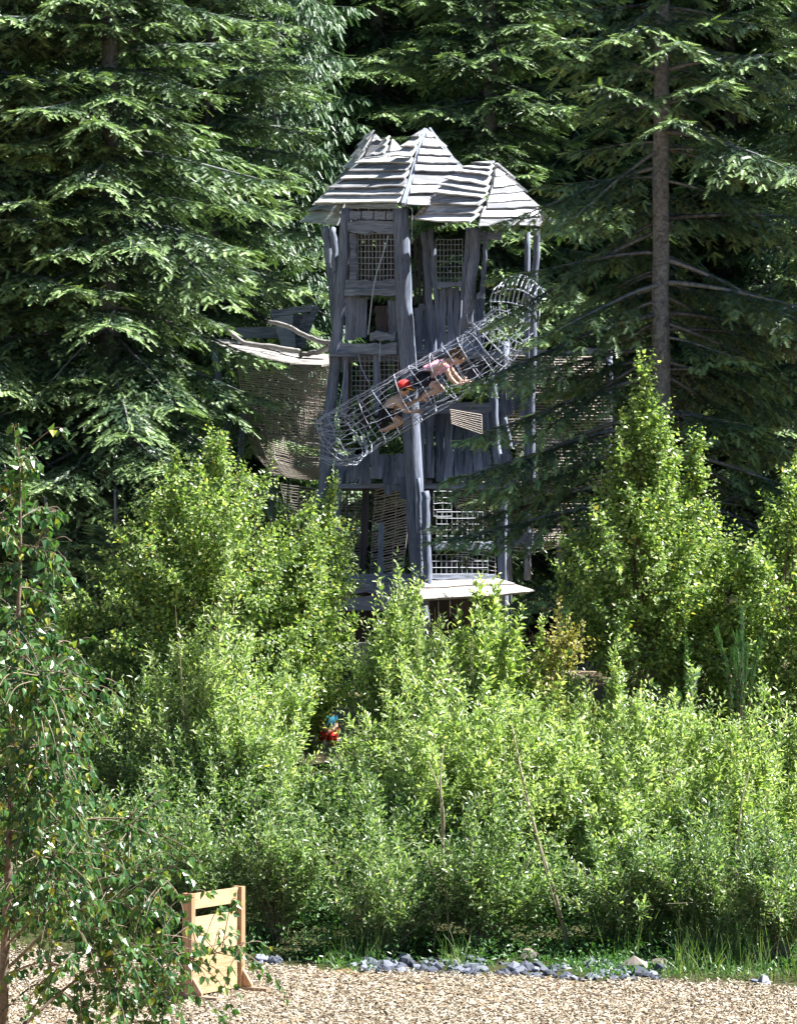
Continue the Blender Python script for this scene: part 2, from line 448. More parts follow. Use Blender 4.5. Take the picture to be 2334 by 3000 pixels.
    for _ in range(dead):                                   # bare dead twigs on the shaded lower trunk
        zb = rng.uniform(.3, z0 + 1.5); az = rng.uniform(0, 2 * math.pi); L = rng.uniform(.5, 1.7)
        u = np.linspace(0, 1, 7)[:, None]; d = np.array([math.cos(az), math.sin(az), rng.normal(-.12, .12)])
        pth = np.array([0, 0, zb]) + d * L * u + np.cumsum(rng.normal(0, .02, (7, 3)), 0)
        tube(tk, pth, np.linspace(.012, .003, 7), 4, caps=False)
        for k in range(3):
            b0 = pth[rng.integers(2, 6)]; dd = nrm(d + rng.normal(0, .5, 3))
            tube(tk, smooth_path([b0, b0 + dd * .2, b0 + dd * .4 + [0, 0, -.06]], 4), [.004, .004, .003, .002], 3, caps=False)
    t_ = tk.build('trunk', M['bark'], None, smooth=True); t_.parent = parent
    c_ = cr.build('crown', mat, None, attr=True); c_.parent = parent
    print('conifer', name, len(P)); return len(P)


def fir_spot(px, Y):
    x = (px - CX) / F * Y
    return (x, Y, float(gz(x, Y)) - .05)


def place(root, px, Y, label, group=None, rz=None, s=1.0, first=False):
    o = root if first else copy_tree(root)
    o.location = fir_spot(px, Y)
    if rz is not None: o.rotation_euler = (0, 0, rz)
    o.scale = (s, s, s * random.uniform(.95, 1.05))
    o['label'] = label
    if group: o['group'] = group
    elif 'group' in o: del o['group']
    return o


random.seed(5)
# big fir on the left whose boughs reach towards the tower: long level boughs with bright tips
firA = thing('fir_tree', (0, 0, 0), 'x', 'fir tree')
conifer(21, 19, 3.5, 2.6, .46, 9, -.36, .30, .70, .60, .14, M['fir'], 'fir', firA, density=.95, zcut=13.2, trunk_r=.15, dead=14, bare=.07)
place(firA, 330, 46.0, 'big fir whose long bright boughs reach towards the left side of the wooden tower', rz=.4, first=True)
# hanging spruce
spr = thing('spruce_tree', (0, 0, 0), 'x', 'spruce tree')
conifer(33, 20, 2.4, 1.2, .35, 7, -.35, .4, .75, .45, 1.25, M['spruce'], 'spruce', spr, density=.95, zcut=14.5, trunk_r=.18, shoot=(.10, .17), dead=8)
place(spr, 800, 55.0, 'pale spruce with drooping curtains of twigs, just left of the tower roofs', rz=1.0, first=True)
# fir with a bare lower trunk
firT = thing('fir_tree', (0, 0, 0), 'x', 'fir tree')
conifer(46, 18, 3.0, 2.4, .40, 9, -.28, .35, .60, .50, .22, M['fir'], 'fir', firT, density=.84, zcut=13.0, trunk_r=.118, dead=34, bare=.24, expo=.7, prof=lambda z: np.interp(z, [0, 6.2, 7.2, 9, 18], [1.02, 1.05, .55, .38, .3]), skip=lambda z, a: z < 6.6 and math.sin(a + .9) < -.66,
        azf=lambda z, a: 1.0 if z < 6.4 and math.cos(a + .9) < -.55 else (1.9 if z > 6.0 and math.sin(a + .9) < -.35 else 1.0))
place(firT, 1940, 41.0, 'dark fir with its bare grey trunk showing, overhanging the right side of the tower', rz=.9, first=True)
# general firs behind
firB = thing('fir_tree', (0, 0, 0), 'x', 'fir tree')
conifer(57, 19, 3.0, 1.4, .45, 9, -.34, .35, .70, .60, .16, M['fir'], 'fir', firB, density=.95, zcut=14.5, trunk_r=.145, dead=8, bare=.06)
place(firB, 1440, 50.5, 'sunlit fir rising right behind the peaks of the tower roof', rz=2.0, first=True)
place(firB, 620, 52.0, 'fir between the big bright fir and the pale spruce, its bough tips catching the sun', rz=3.7, s=.93)
place(firB, -60, 46.0, 'dark fir at the left edge, half cut by the frame', rz=.2)
place(firA, 2490, 47.4, 'fir at the right edge with sunlit upper boughs', rz=2.6, s=.71)
place(firB, 1100, 58.0, 'shaded fir standing deep behind the left peak of the tower roof', rz=4.0)
place(firB, 2130, 58.0, 'fir between the bare trunked fir and the right edge, further back', rz=5.1)
place(firA, 1730, 59.0, 'fir in the second row between the tower and the bare grey trunk', rz=1.2)
place(spr, 560, 57.0, 'spruce in the second row behind the big bright fir', rz=3.3)
place(firB, 120, 54.5, 'fir in the second row near the left edge', rz=2.9)
for i, (px, Y) in enumerate([(-250, 58), (330, 61), (840, 62), (1270, 63.5), (1560, 62), (1900, 62), (2250, 60), (2560, 56), (60, 66), (620, 67), (1040, 68), (1430, 69), (1800, 68), (2150, 67), (2480, 66), (-160, 70)]):
    place([firB, spr, firA][i % 3], px, Y, 'conifer deep in the dark wood behind the front row of firs', 'conifers deep in the wood', rz=i * 1.7, s=1.0)
for px, Y, s in ((3120, 42.6, .95), (3040, 41.2, 1.0), (3060, 48.6, .78), (2800, 51, .9)):  # out-of-frame firs added to shade the right side
    place(firB, px, Y, 'fir added just beyond the right edge to cast shade', 'shade firs added beyond the right edge', rz=px, s=s)

# ---------------------------------------------------------------- the climbing tower
TB = W(1215, 2110, 45.0)
tower = thing('climbing_tower', (TB[0], 45.0, float(gz(TB[0], 45.0))), 'tall crooked wooden climbing tower with pointed plank roofs at the edge of the firs', 'climbing tower')
RT = np.random.default_rng(404)


def poly(pts):
    return np.array([W(*p) for p in pts])


def on_line(P, u):
    seg = np.linalg.norm(np.diff(P, axis=0), axis=1); c = np.concatenate([[0], np.cumsum(seg)]) / seg.sum()
    return np.array([np.interp(u, c, P[:, k]) for k in range(3)])


def facet(mb, left, right, rows, lift=.060, thick=.026, over=.35, ragged=.007):
    """overlapping roof boards laid between two edges given from the eave up; boards kick out at their lower edge"""
    Lp, Rp = poly(left), poly(right)
    n = nrm(np.cross(Rp[0] - Lp[0], (Lp[-1] + Rp[-1]) / 2 - Lp[0]))
    if n[2] < 0: n = -n
    jit = np.concatenate([[0], RT.normal(0, .09, rows - 1), [0]])
    K = 9
    for i in range(rows):
        u0 = max(0, (i + jit[i]) / rows); u1 = min(1, (i + 1 + over + jit[min(i + 1, rows)]) / rows)
        a0, b0, a1, b1 = on_line(Lp, u0), on_line(Rp, u0), on_line(Lp, u1), on_line(Rp, u1)
        e0 = RT.uniform(-.03, .03); e1 = RT.uniform(-.03, .03)
        V = []
        wav = np.cumsum(RT.normal(0, ragged, K)); wav -= np.linspace(wav[0], wav[-1], K)
        lf = lift * RT.uniform(.8, 1.25)
        for k in range(K):
            s = k / (K - 1); lo = a0 + (b0 - a0) * (s * (1 + e0 + e1) - e0); hi = a1 + (b1 - a1) * s
            dn = nrm(lo - hi); lo = lo + dn * (wav[k] + .01)
            for base, off in ((lo, lf), (lo, lf + thick), (hi, thick), (hi, 0)):
                V.append(base + n * off)
        q = []
        for k in range(K - 1):
            for j in range(4):
                q.append((k * 4 + j, k * 4 + (j + 1) % 4, k * 4 + 4 + (j + 1) % 4, k * 4 + 4 + j))
        q += [(3, 2, 1, 0), ((K - 1) * 4, (K - 1) * 4 + 1, (K - 1) * 4 + 2, (K - 1) * 4 + 3)]
        mb.add(V, q)


def part(mb, name, mat, smooth=False, parent=None, label=None):
    o = mb.build(name, M[mat], tower if parent is None else parent, smooth)
    if label: o['label'] = label
    return o


# --- roofs.  tall front roof
rf = MB()
facet(rf, [(930, 605, 45.3), (985, 556, 45.4), (1072, 466, 45.6)], [(1181, 602, 43.9), (1197, 530, 44.25), (1213, 466, 44.55)], 6)
facet(rf, [(1150, 470, 44.75), (1200, 425, 44.9), (1244, 380, 45.0)], [(1212, 470, 44.52), (1228, 425, 44.75), (1246, 378, 44.98)], 3)
facet(rf, [(1183, 606, 43.9), (1213, 470, 44.5), (1247, 380, 45.0)], [(1392, 604, 44.9), (1345, 505, 44.95), (1250, 384, 45.03)], 8)
facet(rf, [(1400, 604, 44.9), (1345, 502, 45.0), (1250, 384, 45.05)], [(1240, 600, 46.9), (1240, 500, 46.0), (1247, 384, 45.1)], 4)
facet(rf, [(1240, 600, 46.9), (1160, 520, 46.2), (1075, 466, 45.8)], [(930, 605, 45.4), (985, 556, 45.5), (1070, 466, 45.65)], 4)
roof1 = part(rf, 'roof', 'shingle', label='tallest plank roof with a sharp peak')
rb = MB()
for a, b in (((1254, 378, 45.05), (1362, 514, 44.98)), ((1246, 380, 44.96), (1181, 600, 43.86))):
    bar(rb, W(*a), W(*b), (0, -.3, 1), .06, .05, RT, .006, 6)
part(rb, 'ridge_board', 'oldbeam', parent=roof1)
# --- back left roof with its little twin peak
rf = MB()
facet(rf, [(893, 655, 46.5), (1005, 525, 46.5), (1062, 425, 46.3), (1095, 384, 46.0)], [(1000, 664, 45.7), (1040, 512, 45.75), (1068, 465, 45.8), (1098, 382, 45.9)], 9)
facet(rf, [(1040, 512, 45.75), (1068, 468, 45.8), (1098, 394, 45.9)], [(1165, 490, 45.8), (1150, 450, 45.85), (1104, 397, 45.9)], 4, lift=.02)
facet(rf, [(1078, 478, 45.55), (1118, 440, 45.6), (1141, 402, 45.7)], [(1128, 474, 45.3), (1136, 440, 45.45), (1144, 400, 45.6)], 4)
facet(rf, [(1130, 476, 45.3), (1138, 440, 45.45), (1145, 411, 45.6)], [(1198, 474, 45.6), (1172, 440, 45.65), (1149, 411, 45.65)], 2, lift=.02)
facet(rf, [(1165, 620, 47.2), (1150, 500, 46.6), (1104, 397, 46.05)], [(893, 655, 46.6), (1005, 525, 46.6), (1094, 395, 46.1)], 4)
part(rf, 'roof', 'shingle', label='back left plank roof with a small twin peak')
# --- low right roof
rf = MB()
facet(rf, [(1222, 655, 44.0), (1262, 628, 44.0), (1272, 582, 44.0), (1305, 540, 44.05), (1360, 503, 44.15), (1418, 477, 44.3)],
      [(1390, 664, 43.2), (1412, 614, 43.4), (1434, 560, 43.7), (1441, 512, 43.9), (1443, 505, 43.95), (1450, 474, 44.2)], 9)
facet(rf, [(1391, 666, 43.2), (1413, 614, 43.4), (1435, 560, 43.7), (1447, 500, 43.98)], [(1588, 668, 44.3), (1566, 606, 44.3), (1522, 560, 44.3), (1452, 497, 44.2)], 7, lift=.03)
facet(rf, [(1610, 660, 44.4), (1522, 560, 44.4), (1455, 480, 44.35)], [(1420, 640, 45.9), (1430, 560, 45.2), (1448, 480, 44.45)], 4)
facet(rf, [(1420, 640, 45.9), (1420, 560, 45.2), (1448, 478, 44.4)], [(1225, 650, 44.3), (1275, 575, 44.2), (1418, 480, 44.35)], 4)
part(rf, 'roof', 'shingle', label='lower rounded plank roof at the right, half under a fir bough')


def post(pts, r, n=16, name='post', mat='oldwood', rough=.07, label=None):
    mb = MB(); p = smooth_path(poly(pts), n)
    p[1:-1] += RT.normal(0, .006, (n - 2, 3))
    tube(mb, p, np.linspace(r * .92, r * 1.08, n), 10, RT, rough)
    return part(mb, name, mat, True, label=label)


def YL(px):
    return 44.9 - .7 * (px - 985) / 210.


def YG(px):
    return 43.75 + (px - 1240) * .0034


def YR(px):
    return 44.2 + .9 * (px - 1200) / 260.


post([(1173, 612, 44.2), (1180, 800, 44.2), (1190, 1000, 44.2), (1207, 1300, 44.2), (1230, 1760, 44.2), (1236, 2140, 44.2)], .108, 24, label='thick central post of the tower')
post([(1017, 612, 44.9), (1003, 800, 44.9), (987, 1000, 44.9), (968, 1200, 44.9), (944, 1560, 44.9), (935, 2130, 44.9)], .080, 22)
post([(952, 664, 45.4), (968, 780, 45.3), (985, 960, 45.1)], .052)
post([(974, 668, 45.2), (982, 780, 45.15), (990, 920, 45.05)], .046)
post([(978, 1260, 44.8), (945, 1430, 44.8), (905, 1600, 44.8), (890, 2000, 44.8)], .058)
post([(1000, 1380, 44.75), (985, 1560, 44.75), (975, 1720, 44.75)], .045)
post([(1242, 680, 45.1), (1252, 800, 45.05), (1268, 1010, 45.0), (1270, 1200, 45.0)], .050)
post([(1262, 672, 44.9), (1274, 830, 44.9), (1290, 1010, 44.85), (1300, 1420, 44.8)], .046)
post([(1372, 668, 44.5), (1362, 800, 44.5), (1348, 960, 44.5), (1343, 1060, 44.55)], .034)
post([(1392, 668, 44.1), (1388, 760, 44.1), (1376, 860, 44.15), (1368, 960, 44.3)], .068)
post([(1424, 680, 44.4), (1420, 760, 44.4), (1413, 860, 44.4)], .032)
post([(1572, 672, 45.0), (1566, 800, 45.0), (1560, 1000, 45.0), (1556, 1500, 45.0)], .05)
post([(1545, 680, 45.6), (1545, 1000, 45.6), (1545, 1700, 45.6)], .045)
post([(1440, 1100, 45.2), (1452, 1300, 45.2), (1470, 1480, 45.2), (1478, 2130, 45.2)], .065)
post([(1244, 1440, 43.85), (1248, 1580, 43.8), (1254, 1745, 43.7)], .055, label='pale sunlit half round post at the foot of the tower')
post([(1226, 1400, 44.05), (1230, 1560, 44.03), (1234, 1735, 44.0)], .030)
post([(1478, 1225, 44.7), (1486, 1270, 44.7), (1494, 1312, 44.7)], .030)


def beam(x0, y0, x1, y1, h, Yf=YL, th=.10, mat='oldbeam', wob=.010, name='beam', d=0.0, **k):
    mb = MB(); bar(mb, W(x0, y0, Yf(x0) + d), W(x1, y1, Yf(x1) + d), (0, 0, 1), h / 222., th, RT, wob, 9)
    return part(mb, name, mat, **k)


for i in range(4):
    beam(1030 + i * 36, 632, 1062 + i * 36, 632, 24, wob=.004, th=.09)
beam(1024, 666, 1168, 668, 30, wob=.014, d=-.02)
beam(1018, 838, 1172, 836, 30, wob=.014, d=.03)
beam(1015, 856, 1174, 858, 16, wob=.012, d=-.03)
beam(1090, 985, 1164, 987, 22)
beam(1000, 1024, 1168, 1022, 32, wob=.012, d=-.02)
beam(950, 1405, 975, 1405, 28, th=.06, d=-.1)
beam(1000, 1690, 1226, 1690, 22, d=-.02)
beam(985, 1722, 1226, 1724, 34, d=-.10, wob=.012)
beam(985, 1766, 1226, 1770, 42, d=-.04, wob=.012)
beam(1225, 900, 1290, 900, 12, lambda p: 45.2)
beam(1280, 835, 1352, 832, 14, lambda p: 44.7)
beam(1395, 868, 1420, 868, 16, lambda p: 44.1)
beam(1190, 1200, 1440, 1192, 26, lambda p: 44.6)
beam(1272, 1600, 1441, 1600, 19, YG, th=.05, name='rail', label='pale sunlit rail above the lower grille')
beam(1240, 1690, 1444, 1690, 14, YG, th=.08, name='rail', label='pale sunlit rail along the top of the sloping skirt')
beam(1400, 690, 1470, 690, 20, lambda p: 44.6)


def planks(x0, x1, y0, y1, Yf, n, mat='oldwood', jag=10, gap=1.5, name='wall_panel', slant=0, d=0.0, label=None):
    """upright waney boards side by side with a ragged lower edge"""
    mb = MB(); w = (x1 - x0) / n
    for i in range(n):
        xa = x0 + w * (i + .5); dy = RT.uniform(-jag, jag); s = slant * (i + .5) / n
        bar(mb, W(xa, y0 + RT.uniform(-jag, jag) * .3, Yf(xa) + d + (i % 2) * .018), W(xa + s + RT.uniform(-2, 2), y1 + dy, Yf(xa) + d + (i % 2) * .018), (1, 0, 0), (w - gap) / 222., .028, RT, .006, 7)
    return part(mb, name, mat, label=label)


planks(1024, 1046, 684, 824, YL, 1, 'oldbeam', 3, d=.01, label='pale board at the left of the window opening')
planks(1010, 1076, 872, 992, YL, 2, jag=6, d=.06, slant=-4)
planks(1136, 1170, 880, 975, YL, 1, jag=4, d=.06)
planks(1096, 1140, 895, 978, YL, 1, 'darkwood', 4, d=.30, slant=14)
planks(1020, 1170, 612, 700, YL, 5, 'darkwood', 4, d=1.5)  # dark back boards put in for the shade inside the tower
planks(1000, 1190, 700, 870, YL, 6, 'darkwood', 4, gap=7, d=1.9)  # darkens the window opening from behind, in place of inner shade
planks(990, 1196, 1030, 1260, YL, 4, 'darkwood', 4, gap=22, d=1.7)  # dark backing put in for shade behind the lower opening
planks(1003, 1020, 1040, 1215, YL, 1, jag=4, d=-.02)
planks(1094, 1114, 1040, 1215, YL, 1, jag=4, d=.02)
planks(980, 1196, 1330, 1410, YL, 6, jag=9, d=-.06, slant=-8)
planks(1086, 1110, 1300, 1400, YL, 1, 'oldwood', 4, d=-.10)
planks(1060, 1088, 1405, 1690, YL, 2, 'darkwood', 3, d=.35, slant=-24)
planks(1108, 1126, 1530, 1690, YL, 1, jag=3, d=-.04, slant=-4)
planks(1214, 1292, 900, 1105, lambda p: 45.15, 3, jag=6)
planks(1288, 1346, 846, 1120, lambda p: 44.85, 3, jag=8)
planks(1218, 1460, 1205, 1412, lambda p: 44.45 + (p - 1218) * .0034, 9, jag=12, slant=8)
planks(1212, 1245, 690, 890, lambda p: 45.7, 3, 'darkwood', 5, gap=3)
planks(1345, 1420, 880, 1120, lambda p: 45.3, 3, jag=6)
planks(1462, 1500, 1330, 1470, lambda p: 44.75, 2, jag=6, slant=8)
planks(1500, 1580, 1560, 1600, lambda p: 45.2, 4, jag=4)
planks(1196, 1262, 1085, 1212, lambda p: 44.9, 4, jag=9)
planks(930, 968, 1440, 1700, lambda p: 45.05, 2, jag=8, slant=-10)
planks(1126, 1196, 1395, 1450, YL, 3, jag=12, d=-.03)
planks(1300, 1352, 1640, 1700, lambda p: 44.7, 3, 'darkwood', 8)
planks(1462, 1560, 1120, 1215, lambda p: 45.5, 5, jag=12)
planks(1218, 1268, 1405, 1690, lambda p: 45.3, 3, 'darkwood', 6)
planks(960, 1480, 1690, 2150, lambda p: 46.1, 16, 'darkwood', 6, gap=1)  # dark board sheet standing in for the shade under the deck
planks(1010, 1226, 1790, 2130, lambda p: 45.3, 6, 'darkwood', 6, gap=2)  # nearer dark sheet, also in place of shade below the deck
sk = MB()
facet(sk, [(1218, 1764, 43.25), (1232, 1698, 43.8)], [(1572, 1742, 44.25), (1446, 1697, 44.5)], 2, lift=.02, thick=.03, ragged=.012)
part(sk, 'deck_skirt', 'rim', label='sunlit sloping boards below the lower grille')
for y, Yc in ((1040, 45.4), (1420, 45.4), (1700, 45.2)):
    fl = MB(); c = W(1220, y, Yc); box(fl, c + [0, 0, -.03], (1.15, 0, 0), (0, .75, 0), (0, 0, .03))
    part(fl, 'platform', 'oldbeam')


def grille(x0, x1, y0, y1, Yf, nx, ny, r=.0045, frame=True, d=0., tilt=0):
    mb = MB()
    for i in range(nx + 1):
        x = x0 + (x1 - x0) * i / nx; tube(mb, [W(x, y0, Yf(x) + d), W(x + tilt, y1, Yf(x) + d)], r, 4)
    for j in range(ny + 1):
        y = y0 + (y1 - y0) * j / ny
        tube(mb, smooth_path([W(x0 + tilt * j / ny, y, Yf(x0) + d - .01), W((x0 + x1) / 2, y + RT.normal(0, .8), Yf((x0 + x1) / 2) + d - .01), W(x1 + tilt * j / ny, y, Yf(x1) + d - .01)], 5), r, 4)
    return part(mb, 'grille', 'steel')


grille(1048, 1156, 684, 824, YL, 10, 8, d=.12)
grille(1278, 1354, 700, 830, lambda p: 44.75, 7, 8, .004)
grille(1112, 1166, 1042, 1140, YL, 4, 7, .004, d=.15)
grille(1030, 1094, 1042, 1160, YL, 5, 8, .004, d=.15)
grille(1270, 1322, 1440, 1512, lambda p: YG(p) + .12, 2, 4, .0036)
grille(1278, 1414, 1500, 1588, lambda p: YG(p) + .06, 9, 5, .0036)
grille(1262, 1428, 1625, 1682, lambda p: YG(p) + .06, 11, 3, .0036)


def net(fn, nu, nv, r, jit, name, parent, mat='netrope', su=28, sv=28, skip=.0):
    """rope net over a surface fn(u, v): nu ropes along u, nv across"""
    mb = MB()
    for i in range(nu):
        v = (i + .0) / (nu - 1)
        if RT.random() < skip: continue
        vv = v + np.interp(np.linspace(0, 1, su), np.linspace(0, 1, 5), RT.normal(0, jit * .6 / nu, 5)); p = np.array([fn(u, min(max(q_, 0), 1)) for u, q_ in zip(np.linspace(0, 1, su), vv)]); tube(mb, p + RT.normal(0, .0007, p.shape), r, 4, caps=False)
    for j in range(nv):
        u = j / (nv - 1)
        uu = u + np.interp(np.linspace(0, 1, sv), np.linspace(0, 1, 6), RT.normal(0, jit * .5 / nv, 6)); p = np.array([fn(min(max(q_, 0), 1), v) for q_, v in zip(uu, np.linspace(0, 1, sv))]); tube(mb, p + RT.normal(0, .0008, p.shape), r * .7, 4, caps=False)
    o = mb.build(name, M[mat], parent); return o


def bil(c):
    """surface through a grid of photo points (rows of (px, py, Y))"""
    G = np.array([[W(*p) for p in row] for row in c]); R, C = G.shape[:2]

    def fn(u, v):
        a = min(int(v * (R - 1)), R - 2); b = min(int(u * (C - 1)), C - 2); s = v * (R - 1) - a; t = u * (C - 1) - b
        return (G[a, b] * (1 - t) + G[a, b + 1] * t) * (1 - s) + (G[a + 1, b] * (1 - t) + G[a + 1, b + 1] * t) * s
    return fn


net(bil([[(1000, 1412, 45.2), (1070, 1412, 45.2)], [(985, 1560, 45.2), (1060, 1560, 45.2)], [(980, 1690, 45.2), (1050, 1690, 45.2)]]), 34, 4, .0075, .25, 'net', tower)
net(bil([[(1096, 1420, 45.0), (1196, 1402, 44.6)], [(1088, 1560, 45.0), (1196, 1530, 44.6)], [(1084, 1690, 45.0), (1180, 1670, 44.6)]]), 34, 4, .0075, .25, 'net', tower)
net(bil([[(1328, 1412, 44.95), (1430, 1412, 45.1)], [(1335, 1500, 44.9), (1445, 1530, 45.0)], [(1345, 1690, 44.9), (1455, 1700, 45.0)]]), 26, 4, .006, .25, 'net', tower)
net(bil([[(1318, 1200, 44.5), (1410, 1215, 44.5)], [(1322, 1240, 44.45), (1412, 1272, 44.45)]]), 9, 2, .007, .15, 'net', tower)
net(bil([[(822, 1418, 46.4), (958, 1436, 45.6)], [(838, 1510, 46.3), (940, 1530, 45.6)], [(862, 1610, 46.2), (925, 1620, 45.6)]]), 24, 6, .006, .3, 'net', tower)
def rope_part(pts, r, sides):
    rp = MB(); tube(rp, pts, r, sides); part(rp, 'rope', 'rope')


rope_part(smooth_path(poly([(1138, 690, 44.2), (1120, 750, 44.15), (1096, 830, 44.15), (1078, 980, 44.3)]), 12), .009, 5)
rope_part(smooth_path(poly([(1207, 608, 44.0), (1207, 660, 44.0), (1206, 712, 44.0)]), 5), .005, 5)
rope_part(smooth_path(poly([(1114, 1000, 44.3), (1112, 1060, 44.3)]), 4), .006, 5)
rope_part(smooth_path(poly([(1352, 880, 44.3), (1348, 960, 44.3), (1340, 1060, 44.3)]), 6), .007, 5)

# ---------------------------------------------------------------- net basket on the left
_W = W


def W(px, py, Y):
    return _W(px, py, Y + 2.6)          # the basket hangs at the back of the tower


nb_ = thing('net_basket', W(830, 1700, 45.2), 'boat shaped basket of sunlit rope netting hung on the left of the tower', 'net basket')
NBK = dict(parent=nb_)
top_ = [(690, 1040, 45.2), (790, 1050, 44.7), (880, 1068, 44.4), (968, 1068, 44.2)]
net(bil([top_, [(705, 1140, 45.0), (790, 1150, 44.55), (880, 1160, 44.3), (957, 1170, 44.15)], [(715, 1240, 45.0), (790, 1262, 44.55), (880, 1285, 44.3), (952, 1290, 44.15)],
          [(745, 1330, 45.1), (800, 1350, 44.65), (870, 1370, 44.4), (937, 1375, 44.25)], [(800, 1392, 45.2), (840, 1398, 44.9), (890, 1405, 44.7), (930, 1405, 44.5)]]), 62, 15, .0074, .22, 'net', nb_, su=34, sv=34)
net(bil([[(858, 1062, 44.55), (968, 1066, 44.3)], [(862, 1180, 44.45), (954, 1190, 44.3)], [(880, 1290, 44.45), (950, 1300, 44.3)]]), 34, 22, .0052, .5, 'net', nb_, su=22, sv=30)
net(bil([[(690, 1040, 45.4), (800, 1020, 46.3), (966, 1040, 46.0)], [(740, 1240, 45.8), (830, 1240, 46.2), (950, 1250, 45.8)], [(800, 1392, 45.6), (840, 1398, 45.7), (928, 1405, 45.3)]]), 40, 10, .0066, .3, 'net', nb_)
rim = MB()
for (a, b, c, d) in (((620, 1002, 45.7), (690, 1030, 45.2), (640, 995, 46.5), (715, 1006, 46.4)), ((690, 1030, 45.2), (790, 1055, 44.7), (715, 1006, 46.4), (800, 1014, 46.2)),
                     ((790, 1055, 44.7), (880, 1070, 44.4), (800, 1014, 46.2), (880, 1036, 46.0)), ((880, 1070, 44.4), (968, 1070, 44.18), (880, 1036, 46.0), (968, 1046, 45.4))):
    A_, B_, C_, D_ = [W(*k) for k in (a, b, c, d)]
    for j in range(3):
        p0 = A_ + (C_ - A_) * (j + .5) / 3; p1 = B_ + (D_ - B_) * (j + .5) / 3
        bar(rim, p0 - (p1 - p0) * .03, p1 + (p1 - p0) * .03, (C_ - A_ + D_ - B_), np.linalg.norm(C_ - A_ + D_ - B_) / 6.2, .03, RT, .008, 6)
o = rim.build('rim', M['rimwood'], nb_)
for nm, pts, r in (('rail', [(655, 955, 45.6), (690, 985, 45.6), (725, 1008, 45.5), (790, 1014, 45.4), (850, 1026, 45.3), (880, 1030, 45.2)], .034),
                   ('rail', [(786, 942, 45.9), (840, 955, 45.7), (900, 985, 45.3), (935, 1000, 45.1), (972, 1004, 44.9)], .036),
                   ('rail', [(880, 1040, 45.3), (930, 1032, 45.1), (972, 1012, 44.9)], .040)):
    mb = MB(); p = smooth_path(poly(pts), 18); p += RT.normal(0, .006, p.shape); tube(mb, p, np.linspace(r * .8, r, 18), 8, RT, .08)
    mb.build(nm, M['rimwood'], nb_, True)
bp = MB()
bar(bp, W(796, 920, 47.2), W(915, 902, 47.0), (0, 0, 1), .10, .05, RT, .008)
for i in range(4):
    t = i / 3.; bar(bp, W(812 + 30 * i, 930 - 4 * i, 47.1), W(840 + 14 * i, 1020, 47.1), (1, 0, 0), .14, .03, RT, .006)
bar(bp, W(928, 896, 47.0), W(880, 1015, 47.0), (1, 0, 0), .09, .03, RT, .006)
bp.build('back_board', M['oldbeam'], nb_)
bb = MB(); bar(bb, W(690, 975, 47.4), W(830, 975, 47.2), (0, 0, 1), .16, .05, RT, .01); bb.build('back_board', M['oldbeam'], nb_)
pp = MB()
for a, b in (((716, 1180, 46.9), (700, 1500, 46.9)), ((628, 1010, 47.2), (690, 1500, 47.2)), ((800, 1392, 46.6), (800, 1900, 46.6))):
    pmb = MB(); tube(pmb, smooth_path(poly([a, b, (b[0], 2130, b[2])]), 10), .05, 8, RT, .06); pmb.build('post', M['oldwood'], nb_, True)

W = _W
# ---------------------------------------------------------------- net galleries on the right, behind the dark fir boughs
ng = thing('net_gallery', W(1640, 1800, 46.0), 'rope net gallery on the right of the tower, seen in patches behind dark fir boughs', 'net gallery')
for k, (x0, x1, y0, y1, b) in enumerate(((1474, 1770, 1040, 1146, 6), (1478, 1790, 1168, 1288, -8), (1500, 1760, 1300, 1430, 0), (1540, 1780, 1470, 1560, 0), (1490, 1640, 1548, 1610, 4))):
    net(bil([[(x0 + 14, y0, 45.9), ((x0 + x1) / 2, y0 + 6, 45.6), (x1, y0 + b, 45.9)], [(x0 + 4, (y0 + y1) / 2, 45.9), ((x0 + x1) / 2, (y0 + y1) / 2, 45.5), (x1, (y0 + y1) / 2, 45.8)], [(x0, y1, 45.9), ((x0 + x1) / 2, y1 + 8, 45.6), (x1, y1 - 14, 45.9)]]),
        [14, 15, 14, 8, 8][k], 5, .0085, .22, 'net', ng, skip=.05)
for a, b in (((1478, 1000, 46.0), (1490, 2120, 46.0)), ((1780, 1000, 46.0), (1775, 2120, 46.0)), ((1640, 1020, 46.6), (1640, 2120, 46.6))):
    mb = MB(); tube(mb, smooth_path(poly([a, b]), 12) + RT.normal(0, .008, (12, 3)), .06, 8, RT, .06); mb.build('post', M['oldwood'], ng, True)
for y in (1034, 1150, 1292, 1440):
    mb = MB(); bar(mb, W(1480, y, 46.05), W(1780, y - 6, 46.05), (0, 0, 1), .08, .06, RT, .01, 8); mb.build('beam', M['oldbeam'], ng)

# ---------------------------------------------------------------- rope tunnel
tn = thing('rope_tunnel', W(1200, 1300, 43.4), 'sloping rope net tunnel with two children inside, slung across the front of the tower', 'rope tunnel')
AX = smooth_path(poly([(985, 1290, 43.75), (1040, 1248, 43.6), (1190, 1160, 43.5), (1330, 1078, 43.4), (1425, 1015, 43.4), (1490, 950, 43.5), (1520, 880, 43.7)]), 60)
AR = np.interp(np.linspace(0, 1, 60), [0, .12, .3, .7, .85, 1], [.385, .355, .345, .335, .31, .29])
AT = nrm(np.gradient(AX, axis=0)); AS = nrm(np.cross(AT, [0, 0, 1.])); AU = np.cross(AS, AT)


def tun(i, th, k=1.0):
    i = np.asarray(i, float); j0 = np.clip(i.astype(int), 0, 58); f = i - j0
    g = lambda A_: A_[j0] * (1 - f)[..., None] + A_[j0 + 1] * f[..., None]
    r = np.interp(i, np.arange(60), AR) * k
    sag = 1 + .10 * np.cos(th - math.pi)
    return g(AX) + (np.cos(th) * r * sag)[..., None] * g(AU) + (np.sin(th) * r)[..., None] * g(AS)


